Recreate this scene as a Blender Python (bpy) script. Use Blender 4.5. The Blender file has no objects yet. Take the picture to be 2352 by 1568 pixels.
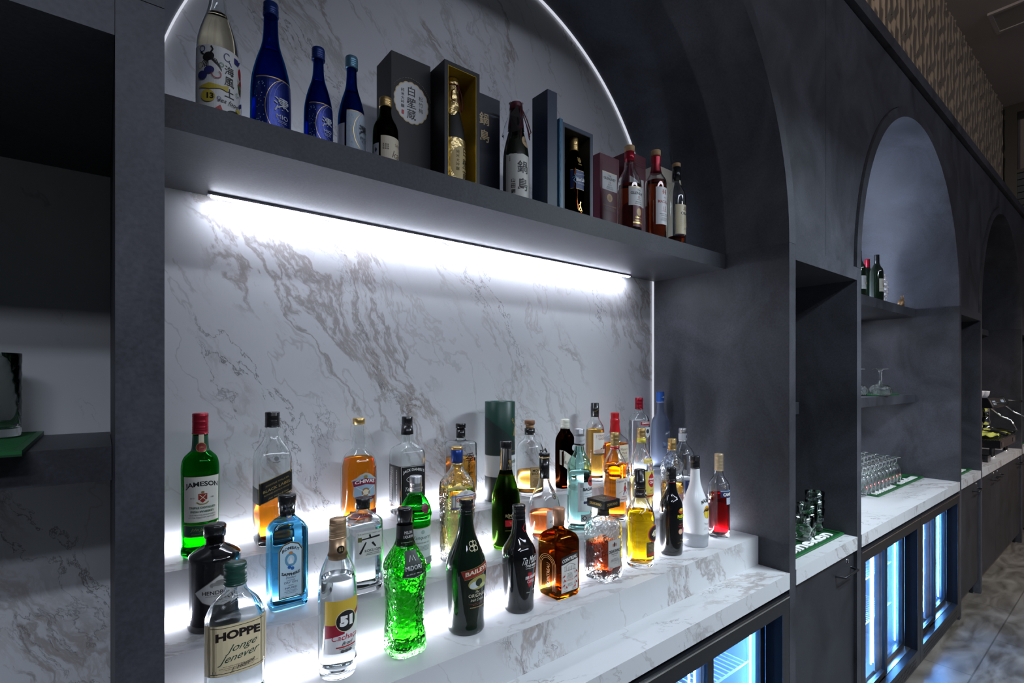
import bpy, bmesh, math, random
from mathutils import Vector, Matrix
random.seed(7)
SC = bpy.context.scene
COL = SC.collection
PI = math.pi
# ------------------------------------------------------------------ camera, world, light, exposure
EYE = 1.577
YAW = math.atan(938 / 1176.0)
cam_data = bpy.data.cameras.new('camera'); cam = bpy.data.objects.new('camera', cam_data); COL.objects.link(cam)
cam.location = (0, 0, EYE); cam.rotation_euler = (PI / 2, 0, -YAW)
cam_data.lens = 18.0; cam_data.sensor_width = 36.0; cam_data.shift_y = 84 / 2352.0
cam_data.clip_start = 0.02; cam_data.clip_end = 60
SC.camera = cam
w = bpy.data.worlds.new('world'); SC.world = w; w.use_nodes = True
bg = w.node_tree.nodes['Background']; bg.inputs[0].default_value = (0.55, 0.62, 0.8, 1); bg.inputs[1].default_value = 0.025
SC.view_settings.view_transform = 'Standard'; SC.view_settings.look = 'None'
SC.view_settings.exposure = 0.3; SC.view_settings.gamma = 1.0; SC.view_settings.use_curve_mapping = False
SC.cycles.max_bounces = 26; SC.cycles.transmission_bounces = 24; SC.cycles.diffuse_bounces = 4
SC.cycles.glossy_bounces = 6; SC.cycles.transparent_max_bounces = 12
SC.cycles.use_denoising = True; SC.cycles.denoising_input_passes = 'RGB_ALBEDO_NORMAL'
SC.cycles.sample_clamp_indirect = 6.0

def area(name, loc, size, power, color, target=None, spread=180):
    d = bpy.data.lights.new(name, 'AREA'); d.shape = 'RECTANGLE'; d.size, d.size_y = size
    d.energy = power; d.color = color; d.spread = math.radians(spread)
    o = bpy.data.objects.new(name, d); COL.objects.link(o); o.location = loc
    if target is not None:
        o.rotation_euler = (Vector(target) - Vector(loc)).to_track_quat('-Z', 'Y').to_euler()
    return o
# unseen lamps of the bar room, in front of the back bar, plus added fills
area('unseen_lamp', (2.95, -0.80, 3.02), (1.0, 0.12), 50.0, (0.76, 0.89, 1.0), spread=132)
area('unseen_lamp', (2.35, -0.25, 2.66), (0.8, 0.12), 28.0, (0.76, 0.90, 1.0), spread=170)  # extra low lamp without fixture, added to brighten the lower fascia
area('unseen_lamp', (-0.6, -0.80, 3.02), (1.0, 0.12), 22.0, (0.74, 0.84, 1.0), spread=132)
area('unseen_lamp', (6.3, -0.80, 3.02), (2.0, 0.12), 40.0, (1.0, 0.90, 0.82), spread=132)
area('ceiling_panel', (1.4, -3.6, 4.3), (7.0, 0.25), 62.0, (0.78, 0.84, 1.0), target=(1.4, 1.2, 1.4))
area('added_wall_wash', (0.3, 0.72, 4.3), (0.2, 0.3), 7.0, (1.0, 0.86, 0.72), target=(7.0, 0.95, 4.0), spread=80)  # wash light added to graze the upper wall and bring out its ribs

D = 0.79      # front plane of the joinery
BACK = 1.3576 # marble wall behind the bays
SPR = 2.05    # springing height of the arches
SHF = 1.023   # front edge of the shelves
CT = 0.90     # worktop height
Z1, Z2, Z3 = 1.0025, 1.1025, 1.2025
Y1, Y2, Y3 = 0.8976, 1.0435, 1.186

# ------------------------------------------------------------------ materials
def nodes(m):
    m.use_nodes = True; nt = m.node_tree
    return nt, nt.nodes, nt.links
MATS = {}
def pm(name, col, rough=0.5, metal=0.0, spec=0.5, coat=0.0, emit=None, es=0, trans=0.0, ior=1.45, bump=None, alpha=1.0, var=None):
    if name in MATS: return MATS[name]
    m = bpy.data.materials.new(name); nt, N, L = nodes(m)
    b = N['Principled BSDF']
    b.inputs['Base Color'].default_value = (*col, 1); b.inputs['Roughness'].default_value = rough
    b.inputs['Metallic'].default_value = metal; b.inputs['Specular IOR Level'].default_value = spec
    b.inputs['Coat Weight'].default_value = coat; b.inputs['Coat Roughness'].default_value = 0.05
    b.inputs['Transmission Weight'].default_value = trans; b.inputs['IOR'].default_value = ior
    if emit: b.inputs['Emission Color'].default_value = (*emit, 1); b.inputs['Emission Strength'].default_value = es
    tc = N.new('ShaderNodeTexCoord')
    n = N.new('ShaderNodeTexNoise'); L.new(tc.outputs['Object'], n.inputs['Vector'])
    if var:
        n.inputs['Scale'].default_value = var[0]; n.inputs['Detail'].default_value = 4
        mx = N.new('ShaderNodeMix'); mx.data_type = 'RGBA'
        mx.inputs[6].default_value = (*[c * (1 - var[1]) for c in col], 1); mx.inputs[7].default_value = (*[min(1, c * (1 + var[1])) for c in col], 1)
        L.new(n.outputs['Fac'], mx.inputs[0]); L.new(mx.outputs[2], b.inputs['Base Color'])
    else:
        n.inputs['Scale'].default_value = 40
        mr = N.new('ShaderNodeMapRange'); mr.inputs[3].default_value = max(0, rough - 0.02); mr.inputs[4].default_value = rough + 0.02
        L.new(n.outputs['Fac'], mr.inputs[0]); L.new(mr.outputs[0], b.inputs['Roughness'])
    if bump:
        n2 = N.new('ShaderNodeTexNoise'); n2.inputs['Scale'].default_value = bump[0]; n2.inputs['Detail'].default_value = 2
        L.new(tc.outputs['Object'], n2.inputs['Vector'])
        bp = N.new('ShaderNodeBump'); bp.inputs['Strength'].default_value = bump[1]; bp.inputs['Distance'].default_value = bump[2]
        L.new(n2.outputs['Fac'], bp.inputs['Height']); L.new(bp.outputs[0], b.inputs['Normal'])
    MATS[name] = m; return m

def glass(name, col, ior=1.45, rough=0.0, bump=None):
    if name in MATS: return MATS[name]
    m = bpy.data.materials.new(name); nt, N, L = nodes(m)
    N.remove(N['Principled BSDF']); out = N['Material Output']
    g = N.new('ShaderNodeBsdfGlass'); g.inputs['Color'].default_value = (*col, 1)
    g.inputs['Roughness'].default_value = rough; g.inputs['IOR'].default_value = ior
    L.new(g.outputs[0], out.inputs['Surface'])
    if bump:
        tc = N.new('ShaderNodeTexCoord')
        n2 = N.new('ShaderNodeTexNoise'); n2.inputs['Scale'].default_value = bump[0]; n2.inputs['Detail'].default_value = 1
        L.new(tc.outputs['Object'], n2.inputs['Vector'])
        bp = N.new('ShaderNodeBump'); bp.inputs['Strength'].default_value = bump[1]; bp.inputs['Distance'].default_value = bump[2]
        L.new(n2.outputs['Fac'], bp.inputs['Height']); L.new(bp.outputs[0], g.inputs['Normal'])
    MATS[name] = m; return m

def emis(name, col, s):
    if name in MATS: return MATS[name]
    m = bpy.data.materials.new(name); nt, N, L = nodes(m)
    N.remove(N['Principled BSDF']); e = N.new('ShaderNodeEmission')
    e.inputs[0].default_value = (*col, 1); e.inputs[1].default_value = s
    L.new(e.outputs[0], N['Material Output'].inputs['Surface'])
    MATS[name] = m; return m

def marble(name, ax=0, base=(0.64, 0.645, 0.66), seed=0.0, dens=1.0, rough=0.22):
    """ax 0: veins laid out in X,Z (walls, risers); ax 1: in X,Y (treads, worktops)"""
    m = bpy.data.materials.new(name); nt, N, L = nodes(m); b = N['Principled BSDF']
    tc = N.new('ShaderNodeTexCoord'); sep = N.new('ShaderNodeSeparateXYZ'); L.new(tc.outputs['Object'], sep.inputs[0])
    cb = N.new('ShaderNodeCombineXYZ'); L.new(sep.outputs[0], cb.inputs[0]); L.new(sep.outputs[2 if ax == 0 else 1], cb.inputs[1])
    cb.inputs[2].default_value = seed
    # warp
    wn = N.new('ShaderNodeTexNoise'); wn.inputs['Scale'].default_value = 3.2; wn.inputs['Detail'].default_value = 5
    L.new(cb.outputs[0], wn.inputs['Vector'])
    sb = N.new('ShaderNodeVectorMath'); sb.operation = 'SUBTRACT'; sb.inputs[1].default_value = (0.5, 0.5, 0.5); L.new(wn.outputs['Color'], sb.inputs[0])
    scv = N.new('ShaderNodeVectorMath'); scv.operation = 'SCALE'; scv.inputs['Scale'].default_value = 0.20; L.new(sb.outputs[0], scv.inputs[0])
    ad = N.new('ShaderNodeVectorMath'); ad.operation = 'ADD'; L.new(cb.outputs[0], ad.inputs[0]); L.new(scv.outputs[0], ad.inputs[1])
    mp = N.new('ShaderNodeMapping'); mp.vector_type = 'POINT'
    mp.inputs['Rotation'].default_value = (0, 0, math.radians(-58 if ax == 0 else -25)); L.new(ad.outputs[0], mp.inputs[0])
    mp2 = N.new('ShaderNodeMapping'); mp2.inputs['Rotation'].default_value = (0, 0, 0)
    rot = N.new('ShaderNodeVectorRotate'); rot.rotation_type = 'Z_AXIS'; rot.inputs['Angle'].default_value = math.radians(58 if ax == 0 else 20)
    L.new(ad.outputs[0], rot.inputs[0])
    mp2.inputs['Scale'].default_value = (0.42, 1.25, 1); L.new(rot.outputs[0], mp2.inputs[0])
    def ridge(scale, detail, width, rough_, off):
        o = N.new('ShaderNodeVectorMath'); o.operation = 'ADD'; o.inputs[1].default_value = (off, off * 1.7, 0); L.new(mp2.outputs[0], o.inputs[0])
        n = N.new('ShaderNodeTexNoise'); n.inputs['Scale'].default_value = scale; n.inputs['Detail'].default_value = detail
        n.inputs['Roughness'].default_value = rough_; L.new(o.outputs[0], n.inputs['Vector'])
        a = N.new('ShaderNodeMath'); a.operation = 'SUBTRACT'; a.inputs[1].default_value = 0.5; L.new(n.outputs['Fac'], a.inputs[0])
        c = N.new('ShaderNodeMath'); c.operation = 'ABSOLUTE'; L.new(a.outputs[0], c.inputs[0])
        r = N.new('ShaderNodeMapRange'); r.interpolation_type = 'SMOOTHSTEP'
        r.inputs[1].default_value = 0; r.inputs[2].default_value = width; r.inputs[3].default_value = 1; r.inputs[4].default_value = 0
        L.new(c.outputs[0], r.inputs[0]); return r.outputs[0]
    def mask(scale, lo, hi, off):
        o = N.new('ShaderNodeVectorMath'); o.operation = 'ADD'; o.inputs[1].default_value = (off, off, 0); L.new(mp2.outputs[0], o.inputs[0])
        n = N.new('ShaderNodeTexNoise'); n.inputs['Scale'].default_value = scale; n.inputs['Detail'].default_value = 3
        L.new(o.outputs[0], n.inputs['Vector'])
        r = N.new('ShaderNodeMapRange'); r.interpolation_type = 'SMOOTHSTEP'
        r.inputs[1].default_value = lo; r.inputs[2].default_value = hi
        L.new(n.outputs['Fac'], r.inputs[0]); return r.outputs[0]
    def mul(a, b_):
        k = N.new('ShaderNodeMath'); k.operation = 'MULTIPLY'
        for i, v in enumerate((a, b_)):
            if isinstance(v, float): k.inputs[i].default_value = v
            else: L.new(v, k.inputs[i])
        return k.outputs[0]
    def mix(ca, cb_, f):
        x = N.new('ShaderNodeMix'); x.data_type = 'RGBA'
        if isinstance(ca, tuple): x.inputs[6].default_value = (*ca, 1)
        else: L.new(ca, x.inputs[6])
        x.inputs[7].default_value = (*cb_, 1); L.new(f, x.inputs[0]); return x.outputs[2]
    M1 = mask(2.6, 0.47, 0.62, 3.1); M2 = mask(4.5, 0.5, 0.66, 9.0)
    c = mix(base, tuple(x * 0.86 for x in base), mask(1.7, 0.4, 0.75, 20.0))
    c = mix(c, (0.30, 0.26, 0.24), mul(mul(ridge(5.5, 7, 0.035, 0.62, 0.0), M1), 0.75 * dens))
    c = mix(c, (0.40, 0.34, 0.31), mul(mul(ridge(11.0, 8, 0.05, 0.7, 4.0), mul(M1, M2)), 0.7 * dens))
    c = mix(c, (0.42, 0.40, 0.40), mul(ridge(2.6, 6, 0.007, 0.55, 7.0), 0.55 * dens))
    c = mix(c, (0.13, 0.12, 0.12), mul(mul(ridge(7.0, 9, 0.010, 0.65, 11.0), M2), 0.8 * dens))
    L.new(c, b.inputs['Base Color']); b.inputs['Roughness'].default_value = rough
    return m

def laminate(name, col=(0.052, 0.055, 0.066), rough=0.5):
    m = bpy.data.materials.new(name); nt, N, L = nodes(m); b = N['Principled BSDF']
    tc = N.new('ShaderNodeTexCoord')
    mp = N.new('ShaderNodeMapping'); mp.inputs['Scale'].default_value = (1, 1, 0.8); L.new(tc.outputs['Object'], mp.inputs[0])
    n = N.new('ShaderNodeTexNoise'); n.inputs['Scale'].default_value = 3.5; n.inputs['Detail'].default_value = 7; n.inputs['Roughness'].default_value = 0.6
    n.inputs['Distortion'].default_value = 0.8; L.new(mp.outputs[0], n.inputs['Vector'])
    n3 = N.new('ShaderNodeTexNoise'); n3.inputs['Scale'].default_value = 170; n3.inputs['Detail'].default_value = 3; L.new(tc.outputs['Object'], n3.inputs['Vector'])
    r = N.new('ShaderNodeValToRGB'); r.color_ramp.elements[0].position = 0.3; r.color_ramp.elements[1].position = 0.72
    r.color_ramp.elements[0].color = (*[x * 0.55 for x in col], 1); r.color_ramp.elements[1].color = (*[x * 1.6 for x in col], 1)
    L.new(n.outputs['Fac'], r.inputs[0])
    mx = N.new('ShaderNodeMix'); mx.data_type = 'RGBA'; mx.blend_type = 'MULTIPLY'; mx.inputs[0].default_value = 0.6
    r3 = N.new('ShaderNodeMapRange'); r3.inputs[1].default_value = 0.3; r3.inputs[2].default_value = 0.7; r3.inputs[3].default_value = 0.75; r3.inputs[4].default_value = 1.3
    L.new(n3.outputs['Fac'], r3.inputs[0]); L.new(r.outputs[0], mx.inputs[6]); L.new(r3.outputs[0], mx.inputs[7])
    L.new(mx.outputs[2], b.inputs['Base Color'])
    b.inputs['Specular IOR Level'].default_value = 0.3
    rr = N.new('ShaderNodeMapRange'); rr.inputs[3].default_value = rough - 0.1; rr.inputs[4].default_value = rough + 0.1
    L.new(n.outputs['Fac'], rr.inputs[0]); L.new(rr.outputs[0], b.inputs['Roughness'])
    bp = N.new('ShaderNodeBump'); bp.inputs['Strength'].default_value = 0.25; bp.inputs['Distance'].default_value = 0.001
    L.new(n3.outputs['Fac'], bp.inputs['Height']); L.new(bp.outputs[0], b.inputs['Normal'])
    return m

LAM = laminate('dark_stone_laminate', (0.045, 0.046, 0.055))
LAMD = laminate('dark_cabinet_laminate', (0.022, 0.0225, 0.027), 0.45)
MW = marble('marble_wall', 0)
MR = marble('marble_riser', 0, seed=5.0)
MT = marble('marble_worktop', 1, seed=2.0)
LED = emis('led_white', (0.84, 0.88, 1.0), 60)
LEDT = emis('led_shelf', (0.80, 0.85, 1.0), 58)
LEDB = emis('led_blue', (0.14, 0.42, 1.0), 330)
BLK = pm('black_frame', (0.010, 0.011, 0.014), 0.3)
BLKM = pm('black_matt', (0.004, 0.004, 0.005), 0.8, spec=.15)
ALU = pm('aluminium', (0.7, 0.7, 0.72), 0.3, 1.0)
CHR = pm('chrome', (0.85, 0.86, 0.88), 0.08, 1.0)
WTR = pm('white_trim', (0.85, 0.86, 0.9), 0.3)
def pane_mat():
    m = bpy.data.materials.new('cooler_pane'); nt, N, L = nodes(m); N.remove(N['Principled BSDF'])
    t = N.new('ShaderNodeBsdfTransparent'); t.inputs[0].default_value = (0.90, 0.95, 1.0, 1)
    g = N.new('ShaderNodeBsdfGlossy'); g.inputs['Roughness'].default_value = 0.06
    fr = N.new('ShaderNodeLayerWeight'); fr.inputs[0].default_value = 0.18; mx = N.new('ShaderNodeMixShader')
    L.new(fr.outputs['Facing'], mx.inputs[0]); L.new(t.outputs[0], mx.inputs[1]); L.new(g.outputs[0], mx.inputs[2]); L.new(mx.outputs[0], N['Material Output'].inputs['Surface'])
    return m
PANE = pane_mat()

# ------------------------------------------------------------------ helpers
def link(name, me, mat=None, parent=None, loc=None):
    o = bpy.data.objects.new(name, me); COL.objects.link(o)
    if mat is not None:
        for x in (mat if isinstance(mat, list) else [mat]): me.materials.append(x)
    if parent is not None: o.parent = parent
    if loc is not None: o.location = loc
    return o
def tag(o, label, cat, group=None):
    o['label'] = label; o['category'] = cat
    if group: o['group'] = group
    return o
def struct(o): o['kind'] = 'structure'; return o
def empty(name, loc, label, cat, group=None, rz=0):
    o = bpy.data.objects.new(name, None); COL.objects.link(o); o.location = loc; o.rotation_euler = (0, 0, rz); o.empty_display_size = 0.05
    return tag(o, label, cat, group)
def box(bm, x0, x1, y0, y1, z0, z1):
    v = [bm.verts.new(p) for p in ((x0, y0, z0), (x1, y0, z0), (x1, y1, z0), (x0, y1, z0), (x0, y0, z1), (x1, y0, z1), (x1, y1, z1), (x0, y1, z1))]
    fs = []
    for f in ((0, 3, 2, 1), (4, 5, 6, 7), (0, 1, 5, 4), (1, 2, 6, 5), (2, 3, 7, 6), (3, 0, 4, 7)): fs.append(bm.faces.new([v[i] for i in f]))
    return fs
def mesh(bm, smooth=False, bevel=0.0, name='m'):
    if bevel: bmesh.ops.bevel(bm, geom=[e for e in bm.edges if len(e.link_faces) == 2 and e.calc_face_angle(0) > 0.6], offset=bevel, segments=2, profile=0.7, affect='EDGES', clamp_overlap=True)
    me = bpy.data.meshes.new(name); bm.to_mesh(me); bm.free()
    if smooth:
        for p in me.polygons: p.use_smooth = True
    return me
def boxo(name, dims, mat, parent=None, bevel=0.0015, loc=None):
    bm = bmesh.new(); box(bm, *dims); return link(name, mesh(bm, bevel=bevel), mat, parent, loc)
def multibox(name, lst, mat, parent=None, bevel=0.0, loc=None):
    bm = bmesh.new()
    for d in lst: box(bm, *d)
    return link(name, mesh(bm, bevel=bevel), mat, parent, loc)
def tube(bm, pts, r, seg=10, closed_ends=True, radii=None):
    pts = [Vector(p) for p in pts]; rings = []
    for i, p in enumerate(pts):
        t = (pts[min(i + 1, len(pts) - 1)] - pts[max(i - 1, 0)]).normalized()
        a = Vector((0, 0, 1)) if abs(t.z) < 0.9 else Vector((1, 0, 0))
        u = t.cross(a).normalized(); v = t.cross(u)
        rr = radii[i] if radii else r
        rings.append([bm.verts.new(p + (u * math.cos(2 * PI * k / seg) + v * math.sin(2 * PI * k / seg)) * rr) for k in range(seg)])
    for a, b in zip(rings, rings[1:]):
        for k in range(seg): bm.faces.new([a[k], a[(k + 1) % seg], b[(k + 1) % seg], b[k]])
    if closed_ends:
        bm.faces.new(rings[0]); bm.faces.new(rings[-1][::-1])
    return rings
def chaikin(p, n=2):
    for _ in range(n):
        q = [p[0]]
        for a, b in zip(p, p[1:]):
            q.append((a[0] * .75 + b[0] * .25, a[1] * .75 + b[1] * .25)); q.append((a[0] * .25 + b[0] * .75, a[1] * .25 + b[1] * .75))
        q.append(p[-1]); p = q
    return p
def ring_pts(a, b, n, seg):
    out = []
    for k in range(seg):
        t = 2 * PI * k / seg
        c_, s_ = math.cos(t), math.sin(t)
        out.append((a * math.copysign(abs(c_) ** (2 / n), c_), b * math.copysign(abs(s_) ** (2 / n), s_)))
    return out
def nfor(h, n, r, rmax):
    # square bottles turn round towards the neck
    if n <= 2: return 2
    k = min(1, max(0, (r / rmax - 0.45) / 0.4)); return 2 + (n - 2) * k
def loft(bm, prof, n=2, asp=1.0, seg=40, cap0=True, cap1=True, rmax=None, aspf=None, wob=None):
    """prof: (height, radius) list in metres, from bottom; returns rings"""
    rmax = rmax or max(r for h, r in prof); rings = []
    for h, r in prof:
        nn = nfor(h, n, r, rmax)
        k = 1 if n <= 2 and asp == 1 else min(1, max(0, (r / rmax - 0.45) / 0.4))
        b = r * (asp * k + (1 - k))
        P = ring_pts(r, b, nn, seg)
        if wob: P = [(x * wob(h, i), y * wob(h, i)) for i, (x, y) in enumerate(P)]
        rings.append([bm.verts.new((x, y, h)) for x, y in P])
    for a, b in zip(rings, rings[1:]):
        for k in range(seg): bm.faces.new([a[k], a[(k + 1) % seg], b[(k + 1) % seg], b[k]])
    if cap0: bm.faces.new(rings[0][::-1])
    if cap1: bm.faces.new(rings[-1])
    return rings
def lathe(name, prof, mat, parent=None, seg=32, loc=None, smooth=True):
    bm = bmesh.new(); loft(bm, prof, 2, 1, seg)
    return link(name, mesh(bm, smooth), mat, parent, loc)
def rad_at(prof, h):
    if h <= prof[0][0]: return prof[0][1]
    for (h0, r0), (h1, r1) in zip(prof, prof[1:]):
        if h0 <= h <= h1 and h1 > h0: return r0 + (r1 - r0) * (h - h0) / (h1 - h0)
    return prof[-1][1]

# ------------------------------------------------------------------ writing and label art
_TC = {}
def text_geo(s, bold=0.0, mono=False):
    key = (s, bold)
    if key in _TC: return _TC[key]
    cu = bpy.data.curves.new('t', 'FONT'); cu.body = s; cu.size = 1.0; cu.offset = bold; cu.resolution_u = 3
    cu.align_x = 'CENTER'
    o = bpy.data.objects.new('t', cu); COL.objects.link(o)
    dg = bpy.context.evaluated_depsgraph_get(); dg.update()
    me = bpy.data.meshes.new_from_object(o.evaluated_get(dg))
    V = [(v.co.x, v.co.y) for v in me.vertices]; F = [tuple(p.vertices) for p in me.polygons]
    bpy.data.objects.remove(o); bpy.data.curves.remove(cu); bpy.data.meshes.remove(me)
    if V:
        x0 = min(v[0] for v in V); x1 = max(v[0] for v in V); y0 = min(v[1] for v in V); y1 = max(v[1] for v in V)
        V = [(x - (x0 + x1) / 2, y - (y0 + y1) / 2) for x, y in V]; dim = (x1 - x0, y1 - y0)
    else: dim = (1, 1)
    _TC[key] = (V, F, dim); return _TC[key]
COLS = {}
def inkm(c):
    key = tuple(round(x, 3) for x in c)
    if key not in COLS:
        gold = key == (0.7, 0.5, 0.18)
        COLS[key] = pm('ink_%d_%d_%d' % tuple(int(x * 255) for x in key), key, 0.35 if gold else 0.45, 0.8 if gold else 0.0)
    return COLS[key]
GOLD = (0.7, 0.5, 0.18); K = (0.012, 0.012, 0.013); W = (0.82, 0.81, 0.78); RED = (0.5, 0.015, 0.02); CREAM = (0.74, 0.66, 0.48)
class Art:
    """flat artwork in millimetres, later wrapped on a surface"""
    def __init__(self): self.items = []
    def poly(self, pts, c): self.items.append(([tuple(p) for p in pts], [tuple(range(len(pts)))], c)); return self
    def rect(self, x0, y0, x1, y1, c, r=0):
        if r:
            P = []
            for cx, cy, a in ((x1 - r, y1 - r, 0), (x0 + r, y1 - r, 90), (x0 + r, y0 + r, 180), (x1 - r, y0 + r, 270)):
                for k in range(5): t = math.radians(a + k * 22.5); P.append((cx + r * math.cos(t), cy + r * math.sin(t)))
            return self.poly(P, c)
        return self.poly([(x0, y0), (x1, y0), (x1, y1), (x0, y1)], c)
    def ell(self, cx, cy, rx, ry, c, n=28, rot=0):
        cr, sr = math.cos(rot), math.sin(rot)
        return self.poly([(cx + rx * math.cos(2 * PI * k / n) * cr - ry * math.sin(2 * PI * k / n) * sr, cy + rx * math.cos(2 * PI * k / n) * sr + ry * math.sin(2 * PI * k / n) * cr) for k in range(n)], c)
    def ring(self, cx, cy, rx, ry, wd, c, n=36, a0=0, a1=360):
        V = []; F = []
        for k in range(n + 1):
            t = math.radians(a0 + (a1 - a0) * k / n)
            V += [(cx + rx * math.cos(t), cy + ry * math.sin(t)), (cx + (rx - wd) * math.cos(t), cy + (ry - wd) * math.sin(t))]
        for k in range(n): F.append((2 * k, 2 * k + 2, 2 * k + 3, 2 * k + 1))
        self.items.append((V, F, c)); return self
    def line(self, pts, wd, c):
        V = []; F = []
        for i, p in enumerate(pts):
            a = pts[max(i - 1, 0)]; b = pts[min(i + 1, len(pts) - 1)]
            dx, dy = b[0] - a[0], b[1] - a[1]; l = math.hypot(dx, dy) or 1
            wv = wd if not isinstance(wd, (list, tuple)) else wd[i]
            V += [(p[0] - dy / l * wv / 2, p[1] + dx / l * wv / 2), (p[0] + dy / l * wv / 2, p[1] - dx / l * wv / 2)]
        for k in range(len(pts) - 1): F.append((2 * k, 2 * k + 1, 2 * k + 3, 2 * k + 2))
        self.items.append((V, F, c)); return self
    def frame(self, x0, y0, x1, y1, wd, c):
        for q in ((x0, y0, x1, y0 + wd), (x0, y1 - wd, x1, y1), (x0, y0 + wd, x0 + wd, y1 - wd), (x1 - wd, y0 + wd, x1, y1 - wd)): self.rect(*q, c)
        return self
    def text(self, s, cx, cy, h, c, wd=None, bold=0.0, shear=0, rot=0, arc=0, slope=0):
        """h: glyph height mm; wd: total width mm; arc: rise of the middle in mm; slope: rise per mm"""
        V, F, (tw, th) = text_geo(s, bold)
        sy = h / th; sx = (wd / tw) if wd else sy; out = []
        hw = tw * sx / 2
        for x, y in V:
            X = x * sx + y * sy * shear; Y = y * sy
            if arc: 
                Y += arc * (1 - (X / hw) ** 2)
            Y += slope * X
            if rot: X, Y = X * math.cos(rot) - Y * math.sin(rot), X * math.sin(rot) + Y * math.cos(rot)
            out.append((cx + X, cy + Y))
        self.items.append((out, F, c)); return self
    def fine(self, cx, y0, wd, n, c, pitch=2.0, h=0.6, seed=1, skip=0.22):
        rr = random.Random(seed)
        for i in range(n):
            ww = wd * rr.uniform(0.72, 1.0); x = cx - ww / 2
            while x < cx + ww / 2 - 1:
                l = rr.uniform(1.2, 4.0); l = min(l, cx + ww / 2 - x)
                self.rect(x, y0 - i * pitch, x + l, y0 - i * pitch + h, c); x += l + rr.uniform(0.5, 0.9)
        return self
    def slope(self, k):
        self.items = [([(x, y + k * x) for x, y in V], F, c) for V, F, c in self.items]; return self
    def build(self, name, fn, parent, step=None, lift=0.00012, base=0.0003, label=None):
        """fn(x_m, z_m, off_m) -> position"""
        bm = bmesh.new(); mats = []; layer = bm.verts.layers.float.new('lay')
        for li, (V, F, c) in enumerate(self.items):
            m = c if isinstance(c, bpy.types.Material) else inkm(c)
            if m not in mats: mats.append(m)
            vs = [bm.verts.new((x / 1000, y / 1000, 0)) for x, y in V]
            for v in vs: v[layer] = base + li * lift / (1 + len(self.items) / 40.0)
            for f in F:
                try: bf = bm.faces.new([vs[i] for i in f]); bf.material_index = mats.index(m)
                except ValueError: pass
        bmesh.ops.recalc_face_normals(bm, faces=bm.faces)
        for f in bm.faces:
            if f.normal.z < 0: f.normal_flip()
        if step:
            xs = [v.co.x for v in bm.verts]; x = math.floor(min(xs) / step) * step + step
            while x < max(xs):
                bmesh.ops.bisect_plane(bm, geom=bm.verts[:] + bm.edges[:] + bm.faces[:], plane_co=(x, 0, 0), plane_no=(1, 0, 0)); x += step
            ys = [v.co.y for v in bm.verts]; y = math.floor(min(ys) / 0.006) * 0.006 + 0.006
            while y < max(ys):
                bmesh.ops.bisect_plane(bm, geom=bm.verts[:] + bm.edges[:] + bm.faces[:], plane_co=(0, y, 0), plane_no=(0, 1, 0)); y += 0.006
        for v in bm.verts: v.co = fn(v.co.x, v.co.y, v[layer])
        o = link(name, mesh(bm), mats, parent)
        if label: o['label'] = label
        return o
def on_body(prof, zc, n=2, asp=1.0, ang=0.0, face=None):
    """wrap on a bottle body; ang = direction of the label centre, radians from the front (-Y), positive to the right"""
    rmax = max(r for h, r in prof)
    def fn(x, z, off):
        h = zc + z; r = rad_at(prof, h)
        if (n <= 2 and asp == 1) or face is None:
            p = x / max(rad_at(prof, zc), 0.004) + ang; q = r + off
            return (q * math.sin(p), -q * math.cos(p), h)
        nn = nfor(h, n, r, rmax); a, b = r, r * asp
        if face in (1, 3): a, b = b, a
        t = min(abs(x) / a, 0.985); y = -b * (1 - t ** nn) ** (1 / nn) - off
        P = Vector((x, y, h)); k = {None: 0, 0: 0, 1: PI / 2, 3: -PI / 2}[face]
        return Matrix.Rotation(k, 3, 'Z') @ P
    return fn
def on_plane(origin, right, up, nrm):
    o, r, u, n = Vector(origin), Vector(right), Vector(up), Vector(nrm)
    return lambda x, z, off: o + r * x + u * z + n * off

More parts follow.
